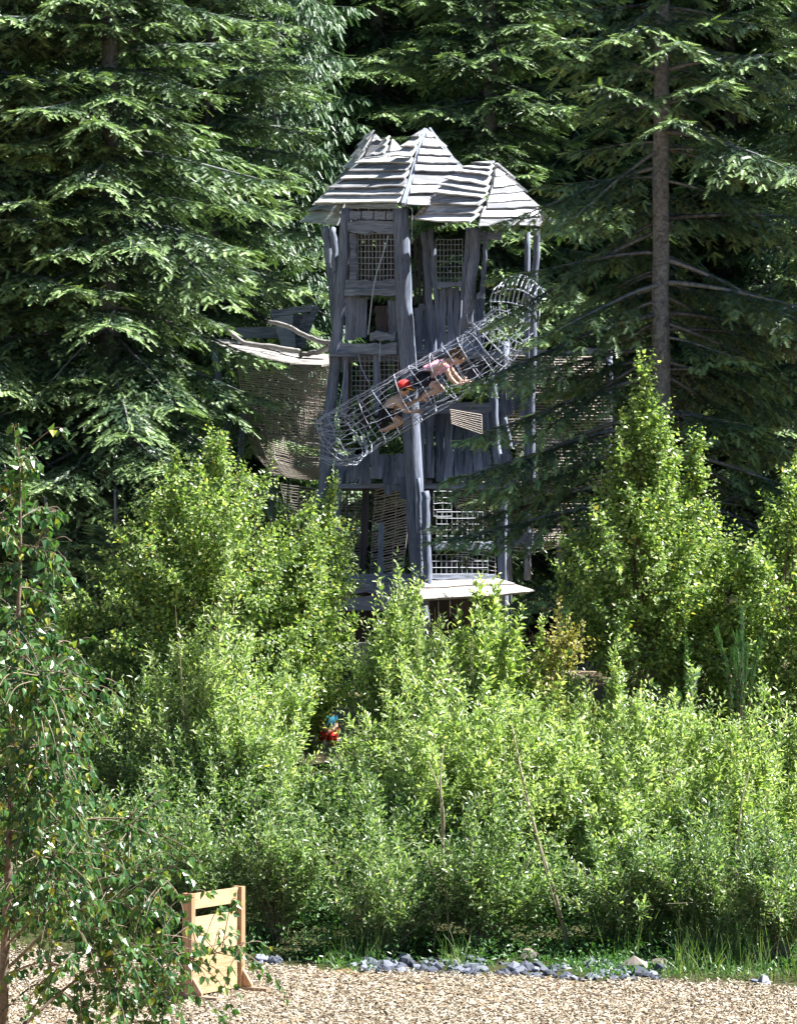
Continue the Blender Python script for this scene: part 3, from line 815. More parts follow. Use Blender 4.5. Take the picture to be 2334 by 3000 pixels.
st = MB()
for k in range(22):
    i = np.linspace(2, 50, 60); th = 2 * math.pi * k / 22 + .10 * np.sin(i * .35 + k) + RT.normal(0, .03) + np.clip((10 - i) / 10, 0, 1) * RT.normal(0, .35)
    tube(st, tun(i, th) + RT.normal(0, .004, (60, 3)), .0036, 4, caps=False)
st.build('net', M['rope'], tn)
rg = MB()
for i0 in [2, 4.5, 7, 10, 13, 16, 19.5, 23, 26.5, 30, 33.5, 37, 40, 43, 46, 49]:
    th = np.linspace(0, 2 * math.pi, 33); i = i0 + .5 * np.sin(th * 2 + i0) * RT.uniform(.2, 1) + (RT.normal(0, .7, 33) * .4 if i0 < 12 else 0)
    p = tun(i, th, 1.01); tube(rg, p, .0054, 5, caps=False)
    for q in range(0, 32, 4):
        c = p[q]; box(rg, c, (.010, 0, 0), (0, .010, 0), (0, 0, .013))
rg.build('hoop', M['rope'], tn)
# mouth of the tunnel and slack net at the lower end
sl = MB()
for k in range(16):
    th = 2 * math.pi * k / 16; a = tun(np.array([2.]), np.array([th]))[0]
    e = W(930 + RT.uniform(0, 40) + 30 * math.sin(th), 1275 - 75 * math.cos(th) + RT.uniform(-10, 10), 44.5)
    tube(sl, smooth_path([a, (a + e) / 2 + [0, -.05, -.05], e], 8), .0055, 4, caps=False)
for k in range(6):
    y = 1205 + 27 * k
    tube(sl, smooth_path(poly([(930 + RT.uniform(0, 15), y, 44.6), (960, y + 12, 44.3), (1000, y + 16, 44.1), (1040, y + 10, 44.0)]), 10), .0055, 4, caps=False)
tube(sl, smooth_path(poly([(938, 1340, 44.5), (980, 1348, 44.2), (1030, 1345, 44.2)]), 8), .012, 5)
for q in (((985, 1245, 43.8), (1005, 1120, 44.5), (1012, 1050, 44.8)), ((1080, 1120, 43.5), (1060, 1080, 44.2), (1050, 1040, 44.6))):
    tube(sl, smooth_path(poly(q), 8), .007, 5)
sl.build('slack_net', M['rope'], tn)
# upper bend under the little arched hood of ropes
hd = MB()
for k in range(11):
    u = k / 10.; cx = 1448 + 132 * u; cy = 862 - 10 * math.sin(u * 3.1) + 28 * u
    hh = 52 * math.sin(.35 + u * 2.3) + 8
    tube(hd, smooth_path(poly([(cx - 14, cy + 22, 43.5), (cx - 2, cy - hh * .5, 43.35), (cx + 12, cy - hh, 43.6), (cx + 26, cy - hh * .8, 44.1)]), 10), .0085, 5)
for f in (.0, .5, 1.):
    P_ = []
    for k in range(11):
        u = k / 10.; cx = 1448 + 132 * u; cy = 862 - 10 * math.sin(u * 3.1) + 28 * u; hh = 52 * math.sin(.35 + u * 2.3) + 8
        P_.append(W(cx - 14 + 26 * f, cy + 22 - (hh + 22) * f, 43.45 + .1 * f))
    tube(hd, smooth_path(P_, 22), .008, 5)
for k in range(7):
    a = 1436 + 24 * k; tube(hd, smooth_path(poly([(a, 885 + 4 * k, 43.5), (a + 4 * math.sin(k), 930, 43.4), (a - 24 + 3 * k, 985 - 4 * k, 43.5)]), 8), .005, 4)
hd.build('hood', M['rope'], tn)
for k in range(9):
    a = RT.uniform(1420, 1470)
sp = MB()
for k in range(12):
    a = W(1390 + RT.uniform(0, 50), 960 + RT.uniform(-20, 20), 43.5); b = a + RT.normal(0, .12, 3); tube(sp, smooth_path([a, (a + b) / 2 + RT.normal(0, .04, 3), b], 6), .006, 4)
sp.build('rope', M['rope'], tn)

# ---------------------------------------------------------------- low timber wall
lw = MB()
c0, c1 = W(985, 1922, 43.3), W(1150, 1916, 42.6)
bar(lw, c0, c1, (0, 0, 1), .26, .10, RT, .006, 6)
bar(lw, c0 + [0, .08, .135], c1 + [0, .08, .135], (0, 1, 0), .26, .04, RT, .006, 6)
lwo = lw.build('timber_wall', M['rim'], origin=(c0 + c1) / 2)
tag(lwo, 'low grey timber edging with a sunlit top board below the tower', 'timber wall')


# ---------------------------------------------------------------- wooden screen
def screen():
    th = math.radians(57.8); b = W(548, 2935, 29.66); b[2] = 0
    root = thing('wooden_screen', b, 'fresh larch board screen on two grey feet, standing on the wood chips', 'wooden screen', rz=th)
    rng = np.random.default_rng(15); Wd, Hh = .815, .94
    def part_(mb, name, mat):
        o = mb.build(name, M[mat]); o.parent = root; return o
    # local: x along the screen, -y towards the lit side, z up
    mb = MB(); z = .045
    for h in (.17, .165, .18, .165):
        box(mb, (Wd / 2, rng.normal(0, .0015), z + h / 2), (Wd / 2 - .052, 0, 0), (0, .016, 0), (0, 0, h / 2 - .0015)); z += h
    part_(mb, 'panel', 'newwood')
    mb = MB(); box(mb, (Wd / 2, 0, Hh - .075), (Wd / 2 - .05, 0, 0), (0, .017, 0), (0, 0, .066)); part_(mb, 'top_rail', 'newwood')
    for x, s in ((.028, 1), (Wd - .028, -1)):
        mb = MB()
        box(mb, (x, -.034, Hh / 2 + .004), (.028, 0, 0), (0, .016, 0), (0, 0, Hh / 2 - .004))
        box(mb, (x, .034, Hh / 2 + .004), (.028, 0, 0), (0, .016, 0), (0, 0, Hh / 2 - .004))
        box(mb, (x - s * .012, 0, Hh / 2 + .001), (.018, 0, 0), (0, .0165, 0), (0, 0, Hh / 2 - .003))
        part_(mb, 'post', 'newpost')
        mb = MB(); box(mb, (x, .02, .030), (.036, 0, 0), (0, .34, 0), (0, 0, .024)); part_(mb, 'foot', 'footwood')
        for sy in (-1, 1):
            mb = MB(); y0, y1 = sy * .0505, sy * .145; a, c = x - .014, x + .014
            v = [(a, y0, .055), (a, y1, .055), (a, y1, .080), (a, y0, .205), (c, y0, .055), (c, y1, .055), (c, y1, .080), (c, y0, .205)]
            mb.add(v, [(0, 1, 2, 3), (7, 6, 5, 4), (0, 4, 5, 1), (1, 5, 6, 2), (2, 6, 7, 3), (3, 7, 4, 0)]); part_(mb, 'gusset', 'newpost')


screen()


# ---------------------------------------------------------------- children
def skin_body(name, joints, edges, radii, mat, parent, root=0, sub=1):
    me = bpy.data.meshes.new(name); me.from_pydata([tuple(float(c) for c in j) for j in joints], edges, []); me.materials.append(mat)
    o = bpy.data.objects.new(name, me); COL.objects.link(o); o.parent = parent; o.matrix_parent_inverse = parent.matrix_basis.inverted()
    md = o.modifiers.new('Skin', 'SKIN'); md.use_smooth_shade = True
    for i, v in enumerate(me.skin_vertices[0].data):
        v.radius = (radii[i], radii[i]) if np.ndim(radii[i]) == 0 else tuple(radii[i]); v.use_root = i == root
    if sub:
        s = o.modifiers.new('Subdivision', 'SUBSURF'); s.levels = sub; s.render_levels = sub
    return o


def ellipsoid(mb, c, ax, ay, az, nu=14, nv=10, lo=0.0, hi=1.0):
    c, ax, ay, az = [np.asarray(k, float) for k in (c, ax, ay, az)]
    th = np.linspace(0, 2 * math.pi, nu, endpoint=False); ph = np.linspace(math.pi * lo, math.pi * hi, nv)
    V = np.array([c + ax * math.sin(p) * math.cos(t) + ay * math.sin(p) * math.sin(t) + az * math.cos(p) for p in ph for t in th])
    idx = np.arange(nv * nu).reshape(nv, nu)
    q = np.stack([idx[:-1], np.roll(idx[:-1], -1, 1), np.roll(idx[1:], -1, 1), idx[1:]], -1).reshape(-1, 4)
    mb.add(V, q)


SKIN = plain_mat('skin', (.66, .41, .30), .55, .06)


def child(label, J, cloth, face, up, hs, shirt_mat, bottom_mat, hair_mat, cap=None, long_sleeves=False, shoes=None, hair_len=.8, loc=None, long_legs=False):
    """J: joint dictionary in world coordinates; face: where the face looks; up: top of the head"""
    root = thing('person', J['pelvis'] if loc is None else loc, label, 'person', 'children playing')
    f = nrm(np.array(face)); upv = nrm(np.array(up) - f * np.dot(up, f)); sd = np.cross(f, upv)
    hc = J['head']
    js, es, rs = [], [], []

    def add(p, r, par=None):
        js.append(np.array(p, float)); rs.append(r)
        if par is not None: es.append((par, len(js) - 1))
        return len(js) - 1
    pe = add(J['pelvis'], hs * .95); wa = add(J['pelvis'] * .55 + J['chest'] * .45, hs * .82, pe); ch = add(J['chest'], hs * .92, wa); nk = add(J['neck'], hs * .42, ch)
    hb = add(hc - upv * hs * .55 + f * hs * .12, hs * .70, nk); hm = add(hc + upv * hs * .05, hs * .98, hb); add(hc + upv * hs * .65 - f * hs * .08, hs * .68, hm)
    add(hc - upv * hs * .12 + f * hs * 1.12, hs * .14, hm)                 # nose
    for s in ('l', 'r'):
        sh = add(J['sh_' + s], hs * .42, ch); el = add(J['el_' + s], hs * .33, sh); wr = add(J['wr_' + s], hs * .24, el)
        d = nrm(J['wr_' + s] - J['el_' + s]); hd_ = J.get('hd_' + s, d); hd_ = nrm(hd_); lat = nrm(np.cross(hd_, [0.3, 1, .2])); pal = add(J['wr_' + s] + hd_ * hs * .45, (hs * .34, hs * .2), wr)
        nn = np.cross(lat, hd_)
        for k, (o_, l_) in enumerate(((-.28, .62), (-.10, .74), (.09, .70), (.27, .55))):
            a = add(J['wr_' + s] + hd_ * hs * .75 + lat * hs * o_, hs * .085, pal); b = add(js[a] + (hd_ * .8 + nn * .35) * hs * l_ * .55, hs * .08, a); add(js[b] + (hd_ * .3 + nn * .8) * hs * l_ * .45, hs * .07, b)
        t0 = add(J['wr_' + s] + hd_ * hs * .35 + lat * hs * .42, hs * .10, pal); add(js[t0] + (hd_ * .6 + lat * .45 + nn * .3) * hs * .42, hs * .085, t0)
        hp = add(J['hip_' + s], hs * .58, pe); kn = add(J['kn_' + s], hs * .42, hp); cf = add(J['kn_' + s] * .6 + J['an_' + s] * .4, hs * .40, kn); an = add(J['an_' + s], hs * .25, cf); add(J['toe_' + s], hs * .22, an)
    skin_body('body', js, es, rs, SKIN, root)
    # shirt over the trunk with sleeves
    js, es, rs = [], [], []
    a = add(J['pelvis'] * .85 + J['chest'] * .15, hs * 1.02); b = add(J['pelvis'] * .45 + J['chest'] * .55, hs * .98, a); c = add(J['chest'], hs * 1.05, b); add(J['chest'] * .35 + J['neck'] * .65, hs * .55, c)
    for s in ('l', 'r'):
        sh = add(J['sh_' + s], hs * .54, c); e = add(J['sh_' + s] * .45 + J['el_' + s] * .55, hs * .46, sh)
        if long_sleeves: e2 = add(J['el_' + s], hs * .42, e); add(J['wr_' + s], hs * .34, e2)
    skin_body('shirt', js, es, rs, shirt_mat, root, 1)
    js, es, rs = [], [], []
    a = add(J['pelvis'], hs * 1.06)
    for s in ('l', 'r'):
        h_ = add(J['hip_' + s], hs * .70, a); k_ = add(J['hip_' + s] * .4 + J['kn_' + s] * .6, hs * .58, h_)
        if long_legs: k2 = add(J['kn_' + s], hs * .52, k_); add(J['an_' + s], hs * .38, k2)
    skin_body('trousers' if long_legs else 'shorts', js, es, rs, bottom_mat, root)
    hm_ = MB(); ellipsoid(hm_, hc + upv * hs * .16 - f * hs * .16, sd * hs * 1.07, f * hs * 1.08, upv * hs * 1.12, 18, 9, 0, .62)
    ellipsoid(hm_, hc - f * hs * .42 - upv * hs * .1, sd * hs * .92, f * hs * .72, upv * hs * 1.0 * hair_len, 14, 9)
    ellipsoid(hm_, hc - f * hs * 1.0 - upv * hs * .5 * hair_len, sd * hs * .40, f * hs * .42, upv * hs * .85 * hair_len, 10, 8)
    hm_.build('hair', hair_mat, root, True)
    em = plain_mat('eye_dark', (.02, .015, .012), .3)
    for k in (-1, 1):
        m_ = MB(); ellipsoid(m_, hc + f * hs * .93 + sd * k * hs * .36 + upv * hs * .06, sd * hs * .13, f * hs * .07, upv * hs * .09, 8, 6); m_.build('eye', em, root, True)
        m_ = MB(); ellipsoid(m_, hc + sd * k * hs * 1.0 - upv * hs * .08 - f * hs * .05, sd * hs * .10, f * hs * .20, upv * hs * .28, 8, 6); m_.build('ear', SKIN, root, True)
    m_ = MB(); ellipsoid(m_, hc + f * hs * .93 - upv * hs * .50, sd * hs * .30, f * hs * .07, upv * hs * .07, 8, 6); m_.build('mouth', plain_mat('lips', (.42, .16, .13), .5), root, True)
    if cap is not None:
        cm = MB(); ellipsoid(cm, hc + upv * hs * .18, sd * hs * 1.2, f * hs * 1.2, upv * hs * 1.18, 18, 7, 0, .5); co_ = cm.build('cap', cap[0], root, True)
        pm = MB(); ellipsoid(pm, hc + upv * hs * .22 + f * hs * 1.35, sd * hs * .8, f * hs * .75, upv * hs * .10, 14, 8); pm.build('peak', cap[1], co_)
    if shoes is not None:
        for s in ('l', 'r'):
            m_ = MB(); d = nrm(J['toe_' + s] - J['an_' + s]); l2 = nrm(np.cross(d, [0, .3, 1])); ellipsoid(m_, J['an_' + s] * .4 + J['toe_' + s] * .6, d * hs * .75, l2 * hs * .36, np.cross(d, l2) * hs * .36, 12, 8); m_.build('shoe', shoes, root, True)
    return root


def P3(px, py, dy, Y=43.42):
    return W(px, py, Y + dy)


pink = plain_mat('pink_cotton', (.88, .42, .52), .8, .06); dark_ = plain_mat('navy_cotton', (.02, .022, .04), .8, .1)
hairb = plain_mat('brown_hair', (.09, .05, .028), .5, .4, 90); red = plain_mat('red_cotton', (.75, .04, .035), .7, .1); yel = plain_mat('yellow_cloth', (.75, .48, .04), .7, .1)
tan = plain_mat('beige_cotton', (.62, .44, .34), .8, .1); blue = plain_mat('teal_cotton', (.04, .25, .40), .8, .1); hairk = plain_mat('dark_hair', (.02, .013, .010), .45, .4, 90)
white_ = plain_mat('white_trainers', (.6, .55, .48), .7, .1)
child('girl in a pink shirt crawling up the rope tunnel', dict(
    pelvis=P3(1237, 1098, 0), chest=P3(1298, 1068, 0), neck=P3(1322, 1055, 0), head=P3(1340, 1046, -.01),
    sh_l=P3(1308, 1066, .12), el_l=P3(1332, 1098, .15), wr_l=P3(1352, 1118, .13), sh_r=P3(1304, 1072, -.12), el_r=P3(1318, 1108, -.16), wr_r=P3(1338, 1126, -.13),
    hd_l=np.array([1, .1, -.1]), hd_r=np.array([1, -.1, -.1]),
    hip_l=P3(1236, 1106, .08), kn_l=P3(1300, 1140, .10), an_l=P3(1245, 1150, .12), toe_l=P3(1232, 1168, .12), hip_r=P3(1236, 1108, -.08), kn_r=P3(1286, 1140, -.12), an_r=P3(1238, 1164, -.12), toe_r=P3(1252, 1176, -.14)),
    None, (.75, -.55, -.45), (.45, .1, .9), .104, pink, dark_, hairb, hair_len=.9)
child('child with a red cap and yellow peak following lower in the rope tunnel', dict(
    pelvis=P3(1128, 1208, 0), chest=P3(1163, 1172, 0), neck=P3(1174, 1156, 0), head=P3(1182, 1140, -.02),
    sh_l=P3(1168, 1170, .11), el_l=P3(1196, 1188, .14), wr_l=P3(1218, 1172, .13), sh_r=P3(1164, 1174, -.11), el_r=P3(1186, 1204, -.15), wr_r=P3(1212, 1206, -.14),
    hd_l=np.array([1, .1, .2]), hd_r=np.array([1, -.1, .1]),
    hip_l=P3(1130, 1214, .08), kn_l=P3(1182, 1232, .09), an_l=P3(1140, 1256, .1), toe_l=P3(1122, 1262, .1), hip_r=P3(1130, 1216, -.08), kn_r=P3(1176, 1236, -.12), an_r=P3(1128, 1258, -.1), toe_r=P3(1110, 1262, -.1)),
    None, (.70, -.62, -.2), (.2, -.05, 1), .092, tan, dark_, hairk, cap=(red, yel), hair_len=.6)
Q = lambda px, py, dy: W(px, py, 38.9 + dy)
child('child in a teal shirt and red trousers sitting behind the bushes', dict(
    pelvis=Q(962, 2148, 0), chest=Q(958, 2108, 0), neck=Q(955, 2090, -.01), head=Q(950, 2070, -.02),
    sh_l=Q(982, 2104, .02), el_l=Q(984, 2132, -.04), wr_l=Q(966, 2140, -.16), sh_r=Q(936, 2106, -.04), el_r=Q(930, 2130, -.10), wr_r=Q(944, 2136, -.20),
    hip_l=Q(972, 2152, -.02), kn_l=Q(978, 2160, -.22), an_l=Q(976, 2188, -.30), toe_l=Q(976, 2194, -.40), hip_r=Q(950, 2150, -.02), kn_r=Q(944, 2136, -.20), an_r=Q(952, 2172, -.30), toe_r=Q(950, 2180, -.40)),
    None, (-.45, -.85, -.15), (0, 0, 1), .085, blue, red, hairk, shoes=white_, hair_len=1.0, long_legs=True)
sb = MB(); s0 = W(962, 2170, 38.9); bar(sb, s0 + [-.55, .0, -.02], s0 + [.75, .1, -.02], (0, 1, 0), .30, .05, RT, .006); 
for dx in (-.4, .6): box(sb, s0 + [dx, .04, -.18], (.05, 0, 0), (0, .12, 0), (0, 0, .135))
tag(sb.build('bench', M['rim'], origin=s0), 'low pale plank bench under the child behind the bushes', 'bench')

# ---------------------------------------------------------------- broadleaf shrubs and young trees
LEAF_V = {
    'willow': [(0, 0, 0), (-.42, .32, .16), (-.34, .72, .13), (0, 1, 0), (.34, .72, .13), (.42, .32, .16)],
    'birch': [(0, 0, 0), (-.50, .26, .16), (-.30, .62, .10), (0, 1.05, -.06), (.30, .62, .10), (.50, .26, .16)],
}
LEAF_Q = [(0, 3, 2, 1), (0, 5, 4, 3)]


def leafy(kind, seed, px, top, hw, Y, nshoot, leaf, label, cat, name, mat, stem_mat, prof=None, zbase=None, nst=6, sl=(.22, .50), spacing=.035,
          droop=.0, leaders=4, lean=0.0, group=None, wide=1.0, skirt=.0, up=.8, stem_r=.016):
    """young tree: stems from the ground, shoots through an uneven crown volume, leaves along every shoot"""
    rng = np.random.default_rng(seed); leaf *= 1.22; nshoot = int(nshoot * 1.4); spacing *= 1.1; top += 5; hw *= 1.12; lean += rng.normal(0, .06)
    bx = (px - CX) / F * Y; b = np.array([bx, Y, float(gz(bx, Y)) if zbase is None else zbase])
    H = CAMZ - (top - HZ) / F * Y - b[2]; R = hw / F * Y
    prof = prof or [(0, .55), (.2, .85), (.45, 1.0), (.7, .72), (.88, .36), (1, .06)]
    pt, pr = zip(*prof)
    root = thing(name, b, label, cat, group)
    cr, st = MB(), MB()
    # wands: long shoots rising from the root (willow) or off the leading stem (birch); side shoots along each wand
    nw = max(14, int(nshoot / 30)) if kind == 'willow' else max(16, int(nshoot / 24))
    tall = rng.random(nw)
    if kind == 'willow':
        t0 = rng.uniform(0, .10, nw); rr_ = np.sqrt(rng.random(nw)); t1 = (1.0 - .50 * rr_ ** 1.7) * rng.uniform(.62, 1.06, nw)
        rad_ = R * rr_ * rng.uniform(.8, 1.08, nw)
    else:
        t0 = rng.beta(1.1, 1.5, nw) * .80 * (1 - skirt) + skirt * .8; t1 = np.minimum(t0 + rng.uniform(.14, .34, nw), 1.02); rad_ = R * np.interp(t1, pt, pr) * rng.uniform(.55, 1.22, nw)
    t1[0] = 1.03; rad_[0] = .03 * R; t0[0] = .05 if kind == 'willow' else .5
    az_w = rng.uniform(0, 2 * math.pi, nw)
    az_w = np.arange(nw) * 2.4 + rng.normal(0, .5, nw)
    dirw = np.stack([np.cos(az_w), np.sin(az_w) * wide, np.zeros(nw)], -1)
    upv = np.array([lean, 0, 1.0])
    A0 = b + upv * (t0 * H)[:, None] + rng.normal(0, .04, (nw, 3)) * [1, 1, 0]
    A2 = b + upv * (t1 * H)[:, None] + dirw * rad_[:, None]
    A1 = A0 * .5 + A2 * .5 + dirw * (rad_ * (.10 if kind == 'willow' else .12))[:, None] + rng.normal(0, .05, (nw, 3))
    A2 = A2 + rng.normal(0, .05, (nw, 3))
    wl = np.linalg.norm(A2 - A0, axis=1)
    wi = rng.choice(nw, nshoot, p=wl / wl.sum())
    u_ = .16 + .84 * rng.beta(1.35, 1.05, nshoot)
    q0, q1, q2 = A0[wi], A1[wi], A2[wi]
    cu = u_[:, None]
    pos = q0 * (1 - cu) ** 2 + 2 * q1 * cu * (1 - cu) + q2 * cu ** 2
    tan_ = nrm(2 * (1 - cu) * (q1 - q0) + 2 * cu * (q2 - q1))
    sidev = nrm(np.cross(tan_, rng.normal(0, 1, (nshoot, 3))))
    spread = rng.uniform(.35, 1.0, nshoot)[:, None]
    d = nrm(tan_ * 1.0 + sidev * spread + np.array([0, 0, .25 if kind == 'willow' else .05]))
    ls = (sl[0] + (sl[1] - sl[0]) * rng.random(nshoot)) * np.clip(1.35 - .75 * u_ ** 2, .5, 1.3) * (.6 if kind == 'willow' else .8)
    tipk = rng.random(nshoot) < .10
    pos[tipk] = (q0 * .03 + q2 * .97)[tipk]; d[tipk] = nrm(tan_[tipk] + rng.normal(0, .12, (tipk.sum(), 3))); ls[tipk] = rng.uniform(.18, .42, tipk.sum())
    wands = (A0, A1, A2)
    m = 16
    step = np.arange(m)[None, :] * spacing + rng.uniform(0, spacing, (nshoot, 1))
    ok = step < ls[:, None]
    u = step / ls[:, None]
    p = pos[:, None, :] + d[:, None, :] * step[..., None]
    p[..., 2] -= droop * step ** 2 * 1.2
    ref = nrm(np.cross(d, rng.normal(0, 1, (nshoot, 3)))); ref2 = np.cross(d, ref)
    phi = np.arange(m)[None, :] * 2.4 + rng.uniform(0, 6, (nshoot, 1))
    rad = np.cos(phi)[..., None] * ref[:, None, :] + np.sin(phi)[..., None] * ref2[:, None, :]
    ld = d[:, None, :] * .62 + rad * .75 + rng.normal(0, .22, p.shape)
    ld[..., 2] -= droop * .9
    nu = rng.normal(0, .45, p.shape) + np.array([.25, -.1, 1.0])
    if kind == 'birch': nu = rng.normal(0, .6, p.shape) + np.array([.3, -.55, .75])
    sz = leaf * rng.uniform(.6, 1.2, ok.shape) * (1 - .35 * u.clip(0, 1) ** 3)
    wr = .40 if kind == 'willow' else .78
    o = ok.ravel()
    scatter(cr, LEAF_V[kind], LEAF_Q, [], (p + rad * .008).reshape(-1, 3)[o], ld.reshape(-1, 3)[o], nu.reshape(-1, 3)[o], sz.ravel()[o], (sz * wr).ravel()[o])
    # stems
    if kind == 'birch':
        pth = smooth_path([b + [0, 0, -.05], b + [lean * .3 * H + .03, .02, .3 * H], b + [lean * .65 * H - .02, 0, .65 * H], b + [lean * H, 0, H * .99]], 18)
        tube(st, pth, np.linspace(stem_r * 1.5, .003, 18), 6, rng, .05)
    for k in range(nw):
        pth = smooth_path([A0[k] - [0, 0, .04], A0[k] * .25 + A1[k] * .5 + A2[k] * .25, A2[k]], 9)
        tube(st, pth, np.linspace(stem_r * (.42 if kind == 'willow' else .40) * (.7 + .5 * tall[k]), .002, 9), 4, caps=False)
    if kind == 'willow':                       # bare, half dead wands among the leafy ones
        for _ in range(7):
            a = rng.uniform(0, 2 * math.pi); rr = R * rng.uniform(.5, 1.05); hh = H * rng.uniform(.45, .92)
            pth = smooth_path([b, b + [rr * .45 * math.cos(a), rr * .45 * math.sin(a), hh * .5], b + [rr * math.cos(a), rr * math.sin(a), hh]], 10); pth[2:] += np.cumsum(rng.normal(0, .008, (8, 3)), 0)
            tube(st, pth, np.linspace(stem_r * .5, .002, 10), 4, caps=False)
            for _k in range(4):
                c = pth[rng.integers(4, 9)]; tube(st, [c, c + nrm(rng.normal(0, 1, 3) + [0, 0, .8]) * rng.uniform(.1, .3)], [.003, .0015], 3, caps=False)
    for i in rng.choice(nshoot, min(nshoot, 420), replace=False):
        tube(st, [pos[i], pos[i] + d[i] * ls[i] * .5, pos[i] + d[i] * ls[i] * .95], [.0032, .0026, .0016], 3, caps=False)
    st.build('stem', stem_mat, root, smooth=True)
    cr.build('crown', mat, root)
    return root


B_PROF = [(0, .35), (.15, .66), (.35, .95), (.5, 1.0), (.68, .92), (.82, .66), (.92, .36), (1, .06)]
BUSH = [(0, .75), (.25, 1.0), (.6, .95), (.8, .68), (.93, .34), (1, .08)]
SLIM = [(0, .5), (.3, .9), (.55, 1.), (.75, .62), (.9, .3), (1, .05)]
# --- birches
leafy('birch', 101, 690, 1340, 325, 38.6, 3000, .050, 'broad young birch left of the tower, its pointed top in front of the rope net', 'birch tree', 'birch_tree', M['birch'], M['birch_bark'], B_PROF, droop=.35, leaders=7)
leafy('birch', 102, 490, 1400, 190, 39.2, 1300, .050, 'slimmer birch on the left flank of the broad young birch', 'birch tree', 'birch_tree', M['birch'], M['birch_bark'], B_PROF, droop=.35, leaders=6)
leafy('birch', 103, 872, 1540, 66, 38.4, 620, .048, 'small birch growing in front of the tower foot, right of the broad birch', 'birch tree', 'birch_tree', M['birch'], M['birch_bark'], SLIM, droop=.35, leaders=5)
leafy('birch', 104, 1850, 1125, 185, 38.0, 2100, .052, 'tall birch with a narrow pointed top right of the tower', 'birch tree', 'birch_tree', M['birch'], M['birch_bark'],
      [(0, .0), (.26, .25), (.34, .8), (.5, 1.0), (.62, .92), (.75, .5), (.86, .38), (.94, .2), (1, .04)], droop=.35, leaders=6, skirt=.22)
leafy('birch', 105, 2045, 1330, 110, 38.4, 900, .050, 'lower birch tucked against the right side of the tall pointed birch', 'birch tree', 'birch_tree', M['birch'], M['birch_bark'], SLIM, droop=.35, leaders=6)
leafy('birch', 106, 2270, 1385, 165, 37.9, 1700, .052, 'birch crowding the right edge of the picture', 'birch tree', 'birch_tree', M['birch'], M['birch_bark'], B_PROF, droop=.35, leaders=8)
leafy('birch', 107, 200, 1800, 200, 38.4, 1300, .050, 'dark leaved birch at the left, behind the near hanging birch twigs', 'birch tree', 'birch_tree', M['birch'], M['birch_bark'], BUSH, droop=.35, leaders=5)
leafy('birch', 108, 820, 1470, 130, 38.9, 1000, .048, 'birch filling the gap between the broad birch and the small one at the tower foot', 'birch tree', 'birch_tree', M['birch'], M['birch_bark'], SLIM, droop=.35, leaders=5)
# --- willows and other shrubs
WL = M['willow']; PS = M['pale_stem']
def willow(seed, px, top, hw, Y, n, label, leaf=.066, **k):
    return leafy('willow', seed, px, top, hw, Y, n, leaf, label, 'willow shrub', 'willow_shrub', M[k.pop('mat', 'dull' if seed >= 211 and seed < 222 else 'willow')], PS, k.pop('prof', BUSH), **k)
willow(201, 565, 1690, 190, 36.6, 1350, 'bright willow with long upright shoots in front of the broad birch', leaders=14, sl=(.3, .6), prof=SLIM)
willow(202, 785, 1960, 88, 37.2, 800, 'willow just left of the seated child, under the broad birch')
willow(203, 1185, 1705, 165, 38.2, 1300, 'pale willow with upright shoots standing in front of the tower deck', leaders=16, sl=(.28, .55), prof=SLIM)
willow(204, 1405, 1755, 190, 36.9, 1250, 'large leaved sallow in front of the sunlit deck boards', leaf=.088, mat='sallow', leaders=8)
willow(205, 1330, 1960, 300, 36.2, 2300, 'wide yellow green willow in the middle of the thicket', leaders=8)
willow(206, 1150, 1810, 110, 38.2, 700, 'willow edging the dark gap below the tower, right of the seated child', leaders=6, prof=SLIM)
willow(207, 1780, 1960, 190, 36.9, 1300, 'willow below the pointed birch, among yellow leaves', leaders=7)
willow(208, 2010, 2010, 190, 36.2, 1400, 'willow right of centre in front of the young pine shoots', leaders=7)
willow(209, 2250, 2060, 170, 35.8, 1350, 'willow at the right edge below the crowding birch', leaders=7)
willow(210, 1640, 2120, 190, 35.6, 1400, 'willow behind the leaning pale stem', leaders=6)
willow(211, 1120, 2290, 170, 34.6, 1200, 'low willow straight below the seated child', leaders=6, leaf=.060)
willow(212, 600, 2120, 190, 36.0, 1300, 'dull green willow between the near birch twigs and the wooden screen top', leaders=5, leaf=.060)
willow(213, 2090, 2370, 220, 33.3, 1400, 'low willow over the stones at the right', leaf=.058, leaders=4)
willow(214, 1400, 2360, 210, 33.4, 1400, 'low willow over the stones in the middle', leaf=.058, leaders=4)
willow(215, 810, 2300, 165, 33.6, 1100, 'low willow right behind the wooden screen', leaf=.058, leaders=4)
willow(217, 1130, 2480, 170, 33.0, 900, 'knee high willow at the edge of the stones, left of the two bare stems', leaf=.055, leaders=3)
willow(218, 1830, 2440, 160, 33.2, 1000, 'knee high willow right of the foot of the leaning pale stem', leaf=.055, leaders=3)
willow(219, 2290, 2440, 150, 32.4, 900, 'knee high willow in the right corner above the pointed grey stone', leaf=.055, leaders=3)
willow(220, 560, 2380, 170, 33.9, 1000, 'knee high willow half hidden by the near birch, left of the wooden screen', leaf=.055, leaders=3)
willow(221, 330, 2330, 200, 34.6, 1000, 'low willow at the left seen through the near birch twigs', leaf=.055, leaders=3)
willow(222, 1560, 1900, 150, 37.0, 1000, 'willow beside the yellow leaved shrub, right of the large leaved sallow', mat='sallow')
willow(223, 1900, 2080, 170, 35.4, 1200, 'willow in front of the foot of the tall pointed birch')
willow(224, 975, 2290, 130, 35.6, 900, 'dense willow closing the gap under the seated child', mat='dull')
willow(225, 1500, 2120, 170, 35.0, 1200, 'willow left of the top of the leaning pale stem', mat='sallow')
willow(226, 1250, 2110, 150, 35.2, 1100, 'willow between the two bare stems and the wide yellow green willow')
